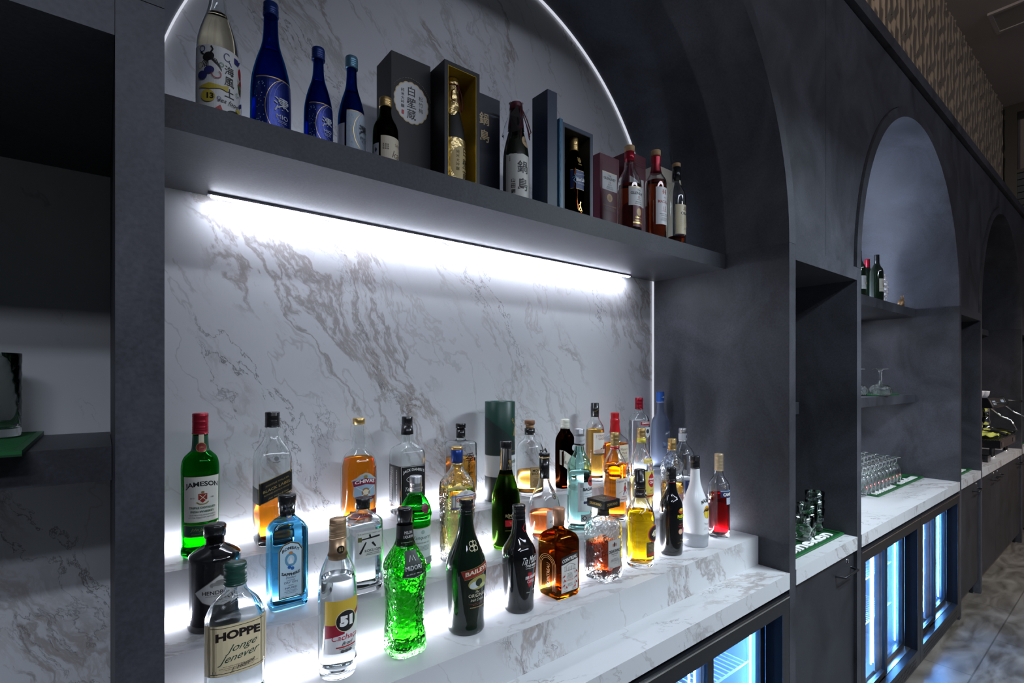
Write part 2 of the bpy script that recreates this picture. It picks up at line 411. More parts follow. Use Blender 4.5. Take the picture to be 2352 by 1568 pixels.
# ------------------------------------------------------------------ bottles
def screwcap(h0, h1, r):
    P = [(h0, r * 1.0), (h0 + 0.0015, r * 1.03), (h0 + 0.003, r * 1.03), (h0 + 0.0035, r * .99)]
    k = h0 + 0.004; top = h1 - 0.002
    while k < min(h0 + (h1 - h0) * 1, top) - 0.004 and len(P) < 40:
        P += [(k, r * 0.985), (k + 0.001, r * 1.02), (k + 0.002, r * 0.985)]; k += 0.0045 if (k - h0) < 0.010 or (h1 - k) < 0.013 else 0.012
    P += [(top, r), (h1, r * 0.93), (h1 + 0.0002, 0.001)]
    return P
def bottle(kind, label, loc, H, R, prof, glassm, liquid=None, n=2, asp=1.0, rz=0.0, cap=None, caps=(), labels=(), wall=0.0028, seg=44, group=None, opaque=False, smooth=2, floor_t=0.010, cat='bottle', foot=None, wob=None, extra=None):
    """prof in fractions (h/H, r/R) up to the mouth; cap=(h0,h1,r_mm,mat)"""
    P = chaikin([(h * H, r * R) for h, r in prof], smooth)
    root = empty(kind, loc, label, cat, group, rz)
    bm = bmesh.new()
    if opaque:
        loft(bm, [(P[0][0], P[0][1] * 0.9)] + P, n, asp, seg, wob=wob, rmax=R)
    else:
        inner = [(h, max(r - wall, 0.002)) for h, r in P if h > floor_t]
        inner = [(floor_t, inner[0][1] * 0.86), (floor_t + 0.004, inner[0][1] * 0.97)] + [q for q in inner if q[0] > floor_t + 0.005]
        inner[-1] = (P[-1][0], inner[-1][1])
        base = [(P[0][0], P[0][1] * 0.90), (P[0][0] + 0.0008, P[0][1] * 0.97), (P[0][0] + 0.003, P[0][1])]
        outer = base + [q for q in P[1:] if q[0] > P[0][0] + 0.0035]
        ro = loft(bm, outer, n, asp, seg, cap1=False, wob=wob, rmax=R)
        ri = loft(bm, inner, n, asp, seg, cap0=True, cap1=False, rmax=R)
        a, b = ro[-1], ri[-1]
        for k in range(seg): bm.faces.new([a[k], a[(k + 1) % seg], b[(k + 1) % seg], b[k]])
        bmesh.ops.recalc_face_normals(bm, faces=bm.faces)
    g = link('glass_body', mesh(bm, True), glassm, root)
    if liquid and not opaque:
        lm, lev = liquid
        bm = bmesh.new(); t = wall + 0.0005
        q = [(h, max(r - t, 0.002)) for h, r in P if floor_t + 0.005 < h < lev * H]
        q = [(floor_t + 0.0008, q[0][1] * 0.85), (floor_t + 0.0045, q[0][1] * 0.965)] + q + [(lev * H, max(rad_at(P, lev * H) - t, 0.002))]
        loft(bm, q, n, asp, seg, rmax=R - t)
        link('liquid', mesh(bm, True), lm, root)
    if cap: 
        h0, h1, r, m = cap[:4]
        lathe('cap', screwcap(h0, h1, r) if len(cap) < 5 else cap[4], m, root, 36)
    for nm, pr, m in caps: lathe(nm, pr, m, root, 36)
    for nm, art, zc, ang, face in labels:
        if isinstance(face, list): fn = on_body(face, zc, 2, 1, ang, None)
        else: fn = on_body(P, zc, n, asp, ang, face)
        art.build(nm, fn, root, step=0.004 if (n <= 2 and asp == 1) or face is None or isinstance(face, list) else 0.008)
    if extra: extra(root, P)
    return root
def cyl(h0, h1, r, r1=None, e=0.0012):
    r1 = r1 or r
    return [(h0, r * 0.9), (h0 + e * .5, r), (h1 - e, r1), (h1, r1 - e), (h1 + 0.0001, 0.001)]
mm = lambda x: x / 1000.0
# ------------------------------------------------------------------ the room
NICHE = [(-0.589, 0.011), (1.913, 2.513), (4.413, 5.013), (6.913, 7.513)]
ARCH = [(0.061, 1.863), (2.563, 4.363), (5.063, 6.863)]
PARTX = [(-0.639, -0.589), (0.011, 0.061), (1.863, 1.913), (2.513, 2.563), (4.363, 4.413), (5.013, 5.063), (6.863, 6.913), (7.513, 7.563)]
def floor_mat():
    m = bpy.data.materials.new('stone_floor'); nt, N, L = nodes(m); b = N['Principled BSDF']
    tc = N.new('ShaderNodeTexCoord'); mp = N.new('ShaderNodeMapping'); mp.inputs['Scale'].default_value = (0.8, 2.6, 1); mp.inputs['Rotation'].default_value = (0, 0, 0.5)
    L.new(tc.outputs['Object'], mp.inputs[0])
    n = N.new('ShaderNodeTexNoise'); n.inputs['Scale'].default_value = 2.2; n.inputs['Detail'].default_value = 9; n.inputs['Distortion'].default_value = 2.2; L.new(mp.outputs[0], n.inputs['Vector'])
    r = N.new('ShaderNodeValToRGB'); e = r.color_ramp.elements; e[0].position = 0.3; e[0].color = (0.05, 0.042, 0.034, 1); e[1].position = 0.7; e[1].color = (0.20, 0.185, 0.165, 1)
    L.new(n.outputs['Fac'], r.inputs[0])
    bk = N.new('ShaderNodeTexBrick'); bk.inputs['Scale'].default_value = 1.0; bk.inputs['Mortar Size'].default_value = 0.004; bk.inputs['Brick Width'].default_value = 1.2; bk.inputs['Row Height'].default_value = 0.6
    bk.inputs['Color1'].default_value = (1, 1, 1, 1); bk.inputs['Color2'].default_value = (0.85, 0.85, 0.85, 1); bk.inputs['Mortar'].default_value = (0.5, 0.5, 0.5, 1)
    L.new(tc.outputs['Object'], bk.inputs['Vector'])
    mx = N.new('ShaderNodeMix'); mx.data_type = 'RGBA'; mx.blend_type = 'MULTIPLY'; mx.inputs[0].default_value = 1; L.new(r.outputs[0], mx.inputs[6]); L.new(bk.outputs[0], mx.inputs[7])
    L.new(mx.outputs[2], b.inputs['Base Color']); b.inputs['Roughness'].default_value = 0.28
    return m
struct(boxo('floor', (-4, 11, -5.2, 1.5, -0.06, 0), floor_mat(), bevel=0))
CEILM = pm('ceiling_paint', (0.36, 0.31, 0.29), 0.9, var=(1.5, 0.06))
CZ = 4.73; XE = 8.2; YU = 1.10
struct(boxo('ceiling', (-4, 11, -5.2, 1.5, CZ, CZ + 0.06), CEILM, bevel=0))
struct(boxo('wall_back', (-0.8, 7.9, BACK, BACK + 0.04, 0, 3.1), MW, bevel=0))
# upper wall clad with staggered ribs of wood-coloured relief
RIB = pm('relief_cladding', (0.22, 0.17, 0.125), 0.65, var=(3.0, 0.25))
def ribs():
    bm = bmesh.new(); box(bm, -1.0, XE, YU, YU + 0.06, 3.15, CZ)
    x = 1.6; i = 0
    while x < XE - 0.15:
        z = 3.15 - 0.25 * (i % 3); 
        while z < CZ:
            a = max(z, 3.15); b_ = min(z + 0.42, CZ - .03); m = (a + b_) / 2
            if b_ - a > 0.05:
                ws = [(a, 0.006), (a + (b_ - a) * .12, 0.016), (a + (b_ - a) * .5, 0.013), (b_ - (b_ - a) * .12, 0.016), (b_, 0.006)]
                vs = []
                for zz, ww in ws:
                    sh = 0.012 * math.sin((zz + i) * 9)
                    vs.append([bm.verts.new((x - ww + sh, YU, zz)), bm.verts.new((x + sh - ww * .3, YU - 0.030 * ww / 0.016, zz)), bm.verts.new((x + ww + sh, YU, zz))])
                for p, q in zip(vs, vs[1:]):
                    bm.faces.new([p[0], p[1], q[1], q[0]]); bm.faces.new([p[1], p[2], q[2], q[1]])
            z += 0.43
        x += 0.105; i += 1
    return mesh(bm)
struct(link('wall_upper', ribs(), RIB))
# end wall above the bar with a dark frame, a glazed strip and dark slats
DKF = pm('dark_window_frame', (0.03, 0.025, 0.02), 0.4)
struct(boxo('wall_far', (XE + 0.3, XE + 0.36, -5.2, 1.5, 0, CZ), pm('far_wall_paint', (0.22, 0.17, 0.15), 0.8, var=(1, .1)), bevel=0))
struct(multibox('window_1', [(XE, XE + 0.08, -2.0, YU, CZ - 0.10, CZ - 0.001), (XE, XE + 0.08, YU - 0.12, YU, 3.2, CZ - 0.1), (XE, XE + 0.05, -2.0, YU - 0.12, 3.93, 3.97), (XE, XE + 0.08, -2.0, YU - 0.12, 3.2, 3.25)], DKF))
sl = [(XE + 0.02, XE + 0.06, -2.0, YU - 0.12, 3.26 + 0.075 * k, 3.26 + 0.075 * k + 0.066) for k in range(9)]
o = multibox('louvre_panel', sl, pm('slate_slats', (0.03, 0.035, 0.042), 0.5)); tag(o, 'dark horizontal slatted panel high in the far end wall', 'louvre')
# ceiling hatch
hb = empty('ceiling_hatch', (6.175, 0.40, CZ), 'square grey access hatch set into the ceiling above the bar', 'hatch')
boxo('hatch_panel', (-0.165, 0.165, -0.47, 0.47, -0.012, 0), pm('hatch_paint', (0.27, 0.235, 0.215), 0.8), hb)
multibox('hatch_frame', [(-0.195, 0.195, -0.5, -0.47, -0.02, 0), (-0.195, 0.195, 0.47, 0.5, -0.02, 0), (-0.195, -0.165, -0.47, 0.47, -0.02, 0), (0.165, 0.195, -0.47, 0.47, -0.02, 0)], CEILM, hb)

# ------------------------------------------------------------------ joinery
place = ['at the far left', 'on the left of the large bottle arch', 'between the large bottle arch and the narrow glass niche', 'on the left of the second arch', 'on the right of the second arch', 'on the left of the espresso machine arch', 'on the right of the espresso machine arch', 'at the far end of the bar']
for (a, b_), t in zip(PARTX, place):
    o = boxo('partition_panel', (a, b_, D, BACK, 0, SPR - 0.001), LAM, bevel=0.001)
    tag(o, 'tall dark grey stone-effect partition panel ' + t, 'partition')
nname = ['open niche left of the bottle arch', 'narrow niche with stacked tumblers', 'narrow niche left of the espresso machine', 'last niche at the far end']
for (a, b_), t in zip(NICHE, nname):
    bm = bmesh.new(); box(bm, a + .0005, b_ - .0005, D, BACK - .001, 1.995, SPR - .001)
    tag(link('niche_header', mesh(bm, bevel=.001), LAM), 'dark grey header panel over the ' + t, 'panel')
def arch_frame(x0, x1, t, trim):
    xc = (x0 + x1) / 2; r0 = (x1 - x0) / 2; r1 = r0 + 0.05; n = 120
    root = empty('arch_frame', (xc, D, SPR), t, 'arch')
    bm = bmesh.new()
    def strip(f, smooth):
        prev = None
        for k in range(n + 1):
            a = PI * k / n; p = [bm.verts.new(v) for v in f(math.cos(a), math.sin(a))]
            if prev:
                fc = bm.faces.new([prev[0], prev[1], p[1], p[0]]); fc.smooth = smooth
            prev = p
    dp = BACK - D - .0005
    strip(lambda c, s: ((r0 * c, 0, r0 * s), (r0 * c, dp, r0 * s)), True)
    strip(lambda c, s: ((r1 * c, dp, r1 * s), (r1 * c, 0, r1 * s)), True)
    strip(lambda c, s: ((r1 * c, 0, r1 * s), (r0 * c, 0, r0 * s)), False)
    strip(lambda c, s: ((r0 * c, dp, r0 * s), (r1 * c, dp, r1 * s)), False)
    bmesh.ops.recalc_face_normals(bm, faces=bm.faces)
    link('lining', mesh(bm), LAM, root)
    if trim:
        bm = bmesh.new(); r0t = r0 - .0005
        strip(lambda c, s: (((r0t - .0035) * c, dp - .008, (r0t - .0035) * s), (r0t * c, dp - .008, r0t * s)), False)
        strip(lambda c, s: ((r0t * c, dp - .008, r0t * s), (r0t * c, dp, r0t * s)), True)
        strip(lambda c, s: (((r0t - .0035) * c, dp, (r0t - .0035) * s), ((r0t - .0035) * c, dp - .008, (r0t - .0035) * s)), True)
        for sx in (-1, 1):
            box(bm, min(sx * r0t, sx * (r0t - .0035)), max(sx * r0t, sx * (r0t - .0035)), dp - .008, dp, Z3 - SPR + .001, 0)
        link('glowing_edge_trim', mesh(bm), emis('edge_trim_glow', (.85, .88, 1.0), .6), root)  # white edge trim, bright line put into its material as a faint glow
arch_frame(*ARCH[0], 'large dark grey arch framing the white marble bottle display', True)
arch_frame(*ARCH[1], 'second dark grey arch, over the counter with upturned glasses', False)
arch_frame(*ARCH[2], 'third dark grey arch, over the espresso machine', False)
mids = [-0.289, 2.213, 4.713, 7.213]
TOPZ = 3.144
def fascia(xa, xb, arch, t):
    x0, x1 = arch; xc = (x0 + x1) / 2; r = (x1 - x0) / 2 + 0.0525; n = 90; ya, yb = D + 0.012, D + 0.045
    bm = bmesh.new(); cols = []
    xs = [(xa + .001, SPR)] + [(xc - r, SPR)] + [(xc - r * math.cos(PI * k / n), SPR + r * math.sin(PI * k / n)) for k in range(1, n)] + [(xc + r, SPR), (xb - .001, SPR)]
    for x, z in xs:
        cols.append([bm.verts.new(p) for p in ((x, ya, z), (x, yb, z), (x, yb, TOPZ), (x, ya, TOPZ))])
    for a, b_ in zip(cols, cols[1:]):
        for k in range(4): bm.faces.new([a[k], a[(k + 1) % 4], b_[(k + 1) % 4], b_[k]])
    bm.faces.new(cols[0]); bm.faces.new(cols[-1][::-1]); bmesh.ops.recalc_face_normals(bm, faces=bm.faces)
    tag(link('fascia_panel', mesh(bm), LAM), t, 'panel')
fascia(mids[0], mids[1], ARCH[0], 'dark grey fascia panel around the large bottle arch')
fascia(mids[1], mids[2], ARCH[1], 'dark grey fascia panel around the second arch')
fascia(mids[2], mids[3], ARCH[2], 'dark grey fascia panel around the third arch')
o = boxo('cornice', (-0.7, XE, D - 0.01, YU, TOPZ + 0.012, 3.215), LAM, bevel=.002); tag(o, 'dark grey cornice board running along the top of the bar back', 'cornice')
o = boxo('plinth', (-0.63, 7.55, 0.85, 0.87, 0, 0.10), pm('plinth_brown', (0.10, 0.08, 0.065), 0.4), bevel=0); struct(o); o.name = 'baseboard_back'

def worktop(a, b_, t):
    bm = bmesh.new(); fs = box(bm, a + .0008, b_ - .0008, D - .002, BACK - .0005, 0.845, CT)
    me = mesh(bm, bevel=.0012); o = link('worktop', me, [MT, MR])
    for p in me.polygons:
        if abs(p.normal.y) > 0.7: p.material_index = 1
    tag(o, t, 'worktop')
worktop(*NICHE[0], 'white marble worktop in the left niche'); worktop(*NICHE[1], 'short white marble worktop under the stacked tumblers')
worktop(*NICHE[2], 'short white marble worktop left of the espresso machine'); worktop(*NICHE[3], 'short white marble worktop at the far end')
worktop(*ARCH[0], 'white marble worktop below the stepped bottle display'); worktop(*ARCH[1], 'white marble worktop under the upturned glasses')
worktop(*ARCH[2], 'white marble worktop under the espresso machine')

# stepped display
def tier(z0, z1, y0, t, led_y=None):
    hw = 0.9000; root = empty('display_tier', (0.962, y0, z0), t, 'display step')
    bm = bmesh.new(); box(bm, -hw, hw, 0, BACK - .001 - y0, 0.0002, z1 - z0)
    me = mesh(bm, bevel=.0012); o = link('marble_block', me, [MT, MR], root)
    for p in me.polygons:
        if abs(p.normal.y) > 0.7: p.material_index = 1
    # light line lying at the back of this tier's tread
    boxo('light_strip', (-0.897, 0.897, led_y - 0.0072 - y0, led_y - .0002 - y0, z1 - z0, z1 - z0 + 0.007), LED, root, bevel=0)
tier(CT, Z1, Y1, 'lowest and widest white marble tier of the stepped bottle display', Y2)
tier(Z1, Z2, Y2, 'middle white marble tier of the stepped bottle display', Y3)
tier(Z2, Z3, Y3, 'top white marble tier of the stepped bottle display, against the wall', BACK - .001)

# shelves
def shelf(a, b_, z0, t, led=False, y0=SHF, top_led=False):
    root = empty('wall_shelf', ((a + b_) / 2, y0, z0), t, 'shelf'); hw = (b_ - a) / 2 - .0008
    boxo('board', (-hw, hw, 0, BACK - y0 - .009, 0, 0.055), LAM, root, bevel=.001)
    if led:
        boxo('light_profile', (led[0] - (a + b_) / 2 - .008, led[1] - (a + b_) / 2 + .004, 1.318 - y0, 1.336 - y0, -0.006, 0), ALU, root, bevel=0)
        boxo('light_strip', (led[0] - (a + b_) / 2, led[1] - (a + b_) / 2, 1.3205 - y0, 1.3335 - y0, -0.0085, -0.006), LEDT, root, bevel=0)
    if top_led:
        boxo('light_strip', (top_led[0] - (a + b_) / 2, top_led[1] - (a + b_) / 2, 1.335 - y0, 1.345 - y0, 0.055, 0.060), emis('led_up_strong' if led and led[0] > 2 else 'led_up_dim', (0.62, 0.74, 1.0), 190 if led and led[0] > 2 else 17.0), root, bevel=0)
    return root
shelf(*ARCH[0], 1.994, 'long dark grey shelf across the large arch with a bright light line beneath', (0.19, 1.665), top_led=(0.1, 1.8))
shelf(*ARCH[1], 1.994, 'upper dark grey shelf in the second arch, holding wine bottles', (2.75, 4.15), top_led=(2.7, 4.2))
shelf(*ARCH[1], 1.411, 'lower dark grey shelf in the second arch, holding large stemmed glasses', (2.75, 4.15))
shelf(*ARCH[2], 1.994, 'dark grey shelf high in the espresso machine arch')
shelf(*NICHE[0], 1.411, 'dark grey shelf in the left niche, under the cut glass tumbler', y0=1.06)
shelf(*NICHE[1], 1.411, 'dark grey shelf in the narrow niche above the stacked tumblers')

# base cabinets
def handle(parent, xc, z, wd=0.16, yf=0.0):
    bm = bmesh.new()
    tube(bm, [(xc - wd / 2, yf, z), (xc - wd / 2 + .012, yf - .03, z), (xc + wd / 2 - .012, yf - .03, z), (xc + wd / 2, yf, z)], .005, 8)
    link('handle', mesh(bm, True), BLK, parent)
def cabinet(a, b_, t, doors=1, hs=(1,), z0=0.10, y0=None):
    root = empty('base_cabinet', ((a + b_) / 2, D, 0), t, 'cabinet'); wd = (b_ - a); off = -wd / 2
    bm = bmesh.new(); box(bm, off + .001, -off - .001, .034, BACK - D - .02, z0, .8445)
    link('body', mesh(bm), LAMD, root)
    box_f = [(off + .004, off + .030, .10, .13, 0.0, z0), (-off - .030, -off - .004, .04, .058, 0.0, z0)]
    multibox('foot', box_f[1:], BLK, root)
    for i in range(doors):
        x0 = off + wd / doors * i + .0015; x1 = off + wd / doors * (i + 1) - .0015
        d = boxo('door', (x0, x1, .012, .032, z0, .842), LAMD, root, bevel=.001)
        hx = (x1 - .115) if hs[i] > 0 else (x0 + .115)
        handle(d, hx, .775, .165, .012)
        bm = bmesh.new(); tube(bm, [(hx + .04 * hs[i], .0125, .812), (hx + .04 * hs[i], .008, .812)], .008, 12)
        link('lock', mesh(bm, True), CHR, d)
cabinet(*NICHE[0], 'dark base cabinet under the left niche'); cabinet(*NICHE[1], 'dark base cabinet with black bar handle below the stacked tumblers')
cabinet(*NICHE[2], 'dark base cabinet with black bar handle between the coolers and the espresso bay')
cabinet(*NICHE[3], 'dark base cabinet at the far end of the bar', hs=(-1,))
cabinet(*ARCH[2], 'wide dark base cabinet with several doors under the espresso machine', 3, (1, -1, 1))

# bottle coolers
LINER = pm('cooler_liner', (0.26, 0.29, 0.33), 0.4, 0.1, bump=(220, 0.25, 0.001))
WIRE = pm('white_wire', (0.8, 0.82, 0.85), 0.35)
PERF = pm('grille_black', (0.02, 0.02, 0.022), 0.35)
def cooler(x0, t):
    root = empty('bottle_cooler', (x0, D, 0), t, 'cooler'); Wd = 0.898; T = 0.828
    dp = 0.52
    bm = bmesh.new()
    for b_ in ((0.001, .012, .03, dp, .03, T), (Wd - .012, Wd - .001, .03, dp, .03, T), (.012, Wd - .012, dp - .012, dp, .03, T), (.012, Wd - .012, .03, dp, T - .012, T), (.012, Wd - .012, .03, dp, .03, .045)): box(bm, *b_)
    link('casing', mesh(bm), BLK, root)
    bm = bmesh.new()
    for b_ in ((.0125, .04, .085, dp - .0125, .046, T - .0125), (Wd - .04, Wd - .0125, .085, dp - .0125, .046, T - .0125), (.04, Wd - .04, dp - .04, dp - .0125, .046, T - .0125), (.04, Wd - .04, .085, dp - .04, T - .04, T - .0125), (.04, Wd - .04, .085, dp - .04, .046, .115)): box(bm, *b_)
    link('liner', mesh(bm), LINER, root)
    fr = [(0.001, .055, 0.0, .03, .03, T), (Wd - .05, Wd - .001, 0.0, .03, .03, T), (.055, Wd - .05, 0, .03, T - .058, T), (.055, Wd - .05, 0, .03, .03, .115)]
    multibox('frame_jamb', [(Wd - .0505, Wd - .012, .0301, .057, .115, T - .058), (.055, Wd - .0505, .0301, .0315, T - .058, T - .013), (Wd - .0505, Wd - .0495, .001, .030, .116, T - .059)], BLKM, root)
    multibox('front_frame', fr, BLK, root, bevel=.003)
    boxo('top_edge_strip', (.004, Wd - .004, -0.004, .0, T - .010, T - .005), CHR, root, bevel=0)
    boxo('door_track', (.44, Wd - .05, .031, .084, .112, .118), ALU, root, bevel=0)
    def sdoor(a, b_, y):
        d = empty_part('sliding_door', root, (0, 0, 0))
        f = multibox('sliding_door', [(a, a + .022, y, y + .018, .12, T - .06), (b_ - .034, b_, y, y + .018, .12, T - .06), (a + .022, b_ - .034, y, y + .018, T - .085, T - .06), (a + .022, b_ - .034, y, y + .018, .12, .145)], BLK, root, bevel=.001)
        boxo('glass_pane', (a + .022, b_ - .034, y + .006, y + .010, .145, T - .085), PANE, f, bevel=0)
        return f
    sdoor(.056, .465, .032); sdoor(.44, Wd - .052, .058)
    for xx in (.046, .425, .455, Wd - .094): boxo('light_strip', (xx, xx + .003, .088, .093, .15, T - .05), LEDB, root, bevel=0)
    for z in (.335, .56):
        bm = bmesh.new()
        for k in range(30):
            x = .06 + k * (Wd - .12) / 29; tube(bm, [(x, .12, z), (x, dp - .06, z)], .0022, 5)
        for y in (.12, dp - .06): tube(bm, [(.05, y, z), (Wd - .05, y, z)], .004, 6)
        link('wire_shelf', mesh(bm), WIRE, root)
    bm = bmesh.new()
    for r_ in range(3):
        for k in range(34):
            x = .07 + k * .0225 + (.011 if r_ % 2 else 0); z = .045 + r_ * .018
            tube(bm, [(x, -.0006, z), (x, -.0012, z)], .006, 6)
    link('vent_grille', mesh(bm), PERF, root)
    return root
def empty_part(*a): return None
cooler(0.064, 'black glass-door bottle cooler at the left under the bottle display'); cooler(0.963, 'black glass-door bottle cooler glowing blue at the right under the bottle display')
cooler(2.564, 'nearer black glass-door bottle cooler glowing blue under the second arch'); cooler(3.4635, 'farther black glass-door bottle cooler glowing blue under the second arch')
# drinks inside
def small_drink(x, y, z, kind, colr, lab, label, group=None):
    root = empty(kind, (x, y, z), label, 'bottle' if kind != 'drink_can' else 'can', group)
    if kind == 'drink_can':
        lathe('body', [(0, .022), (.004, .0265), (.10, .0265), (.108, .023), (.110, .021), (.1101, .001)], ALU, root, 24)
        Art().rect(-60, -44, 60, 44, lab).rect(-60, 10, 60, 20, W).ell(0, -6, 12, 12, W).build('label', on_body([(0, .0265), (.12, .0265)], .053), root, step=.006)
    else:
        lathe('body', chaikin([(0, .028), (.002, .030), (.10, .030), (.125, .024), (.15, .013), (.18, .0125), (.1801, .001)]), pm('drink_' + kind + lab_id(colr), colr, .1, coat=.5), root, 24)
        lathe('cap', cyl(.178, .195, .0145), inkm(lab), root, 18)
        Art().rect(-60, -26, 60, 26, lab).rect(-60, -6, 60, 6, W).build('label', on_body([(0, .030), (.12, .030)], .065), root, step=.006)
def lab_id(c): return '_%d%d%d' % tuple(int(x * 99) for x in c)
GL = (0.35, 0.6, 0.06)
pts = [(1.50, 1.12, .3395, 'drink_can', (0, 0, 0), GL, 'lime green can behind the right-hand door of the cooler under the bottle display'),
       (1.38, 1.12, .3395, 'drink_can', (0, 0, 0), GL, 'green can further left in the cooler under the bottle display')]
for i, p in enumerate(pts): small_drink(*p)
k = 0
for zz in (.5645, .3395, .1155):
    for xx in (2.66, 2.76, 2.86, 2.96):
        small_drink(xx, .95, zz, 'soda_bottle', [(0.02, .10, .03), (.25, .08, .01), (.5, .5, .5)][k % 3], [RED, W, GL][(k // 2) % 3], 'small soda bottle standing in the nearer cooler under the second arch', 'soda bottles in the nearer cooler'); k += 1

# ------------------------------------------------------------------ bar mats
GRN = pm('green_rubber', (0.010, 0.115, 0.028), 0.45)
GRD = pm('green_rubber_dark', (0.005, 0.045, 0.014), 0.5)
LETW = pm('mat_lettering_white', (0.85, 0.86, 0.84), 0.5)
def bar_mat(x0, x1, y0, y1, z, t, word=True, rib=True):
    cx, cy = (x0 + x1) / 2, (y0 + y1) / 2; root = empty('bar_mat', (cx, cy, z), t, 'bar mat'); hx, hy = (x1 - x0) / 2, (y1 - y0) / 2
    boxo('tray', (-hx, hx, -hy, hy, 0, .003), GRD, root, bevel=0)
    multibox('rim', [(-hx, hx, -hy, -hy + .010, .003, .008), (-hx, hx, hy - .010, hy, .003, .008), (-hx, -hx + .010, -hy + .01, hy - .01, .003, .008), (hx - .010, hx, -hy + .01, hy - .01, .003, .008)], GRN, root, bevel=.001)
    if rib:
        ys = -hy + (.085 if word else .014); L_ = []
        y = ys
        while y < hy - .014: L_.append((-hx + .012, hx - .012, y, y + .004, .003, .0065)); y += .009
        multibox('grip_ribs', L_, GRN, root)
    if word:
        V, F, (tw, th) = text_geo('heineken', 0.03)
        bm = bmesh.new(); nrep = max(1, round(2 * hx / .42)); seg = 2 * hx / nrep
        for r_ in range(nrep):
            cxx = -hx + seg * (r_ + .5); sx = (seg * .80) / tw; sy = .052 / th
            vs = [bm.verts.new((cxx + x * sx + y_ * sy * .12, -hy + .048 + y_ * sy, .0036)) for x, y_ in V]
            for f in F:
                try: bm.faces.new([vs[i] for i in f])
                except ValueError: pass
        ext = bmesh.ops.extrude_face_region(bm, geom=bm.faces[:]); bmesh.ops.translate(bm, vec=(0, 0, .004), verts=[g for g in ext['geom'] if isinstance(g, bmesh.types.BMVert)])
        bmesh.ops.recalc_face_normals(bm, faces=bm.faces)
        link('raised_lettering', mesh(bm), LETW, root)
bar_mat(1.925, 2.505, 0.835, 1.10, CT + .0003, 'green rubber bar mat with white lettering under the stacked tumblers')
bar_mat(3.44, 3.898, 0.975, 1.30, CT + .0003, 'left green bar mat under the upturned beer glasses in the second arch')
bar_mat(3.902, 4.358, 0.975, 1.30, CT + .0003, 'right green bar mat under the upturned beer glasses in the second arch')
bar_mat(4.43, 4.995, 0.835, 1.10, CT + .0003, 'green bar mat with white lettering on the worktop left of the espresso machine')
bar_mat(6.93, 7.50, 0.835, 1.10, CT + .0003, 'green bar mat on the worktop at the far end')
bar_mat(3.70, 4.12, 1.05, 1.20, 1.4663, 'green mat under the large stemmed glasses on the lower shelf', word=False, rib=False)
bar_mat(-0.55, -0.0905, 1.0, 1.345, 1.4663, 'green bar mat on the left niche shelf under the cut glass tumbler', word=False)

# ------------------------------------------------------------------ glassware
CLR = glass('clear_glass', (0.985, 0.995, 0.995), 1.45)
CUT = glass('cut_glass', (0.98, 0.99, 0.99), 1.5, bump=(95, 1.0, 0.004))
def shell(outer, inner, seg=28, wob=None):
    bm = bmesh.new(); ro = loft(bm, outer, 2, 1, seg, cap1=False, wob=wob); ri = loft(bm, inner, 2, 1, seg, cap1=False)
    for k in range(seg): bm.faces.new([ro[-1][k], ro[-1][(k + 1) % seg], ri[-1][(k + 1) % seg], ri[-1][k]])
    bmesh.ops.recalc_face_normals(bm, faces=bm.faces); return mesh(bm, True)
tum_me = shell([(0, .027), (.001, .030), (.004, .0315), (.05, .035), (.095, .039)], [(.012, .025), (.014, .0285), (.05, .0322), (.095, .0370)], 30)
def tumbler(x, y, z, label):
    o = bpy.data.objects.new('tumbler', tum_me); COL.objects.link(o); o.location = (x, y, z); o.rotation_euler = (0, 0, random.random())
    return tag(o, label, 'glass', 'tumblers stacked on the green mat in the narrow niche')
tum_me.materials.append(CLR)
def tumbler_stack(x, y, n, t):
    for k in range(n): tumbler(x, y, CT + .0085 + .036 * k + .0003, 'clear glass tumbler, %s %s' % (['bottom one', 'second from the bottom', 'third from the bottom', 'top one'][k] if n > 1 else 'single one', t))
# filled in below from measured positions
STACKS = [(2.27, .908, 1, 'at the left front corner of the mat'), (2.352, .925, 2, 'of the front stack of two'), (2.462, .937, 3, 'of the right-hand stack of three'),
          (2.35, 1.015, 3, 'of the stack by the left partition')]
for s in STACKS[:4]: tumbler_stack(*s)

# stemmed beer glasses, upside down
bg_me = None
def stem_glass_mesh(H, Rb, Rf, hb, cutm=None):
    """upside down: bowl rim on the mat at z=0, foot on top"""
    o = [(0, Rb * .80), (hb * .25, Rb * .95), (hb * .6, Rb), (hb * .85, Rb * .75), (hb, Rb * .3), (hb + .006, .005), (H * .86, .0042), (H - .005, .008), (H - .003, Rf), (H, Rf), (H + .0005, .001)]
    o = chaikin(o, 1)
    i = [(0, Rb * .80 - .0015), (hb * .25, Rb * .95 - .0015), (hb * .6, Rb - .0015), (hb * .85, Rb * .75 - .002), (hb * .97, .002)]
    bm = bmesh.new(); ro = loft(bm, o, 2, 1, 28, cap0=False); ri = loft(bm, chaikin(i, 1), 2, 1, 28, cap0=False)
    for k in range(28): bm.faces.new([ro[0][k], ri[0][k], ri[0][(k + 1) % 28], ro[0][(k + 1) % 28]])
    bmesh.ops.recalc_face_normals(bm, faces=bm.faces); return mesh(bm, True)
bgm = stem_glass_mesh(.160, .0305, .029, .115); bgm.materials.append(CLR)
import itertools
def sees(x, y):
    s_, c_ = math.sin(YAW), math.cos(YAW); return 1176 + 1176 * (x * c_ - y * s_) / (x * s_ + y * c_)
REDP = inkm((0.45, 0.03, 0.02))
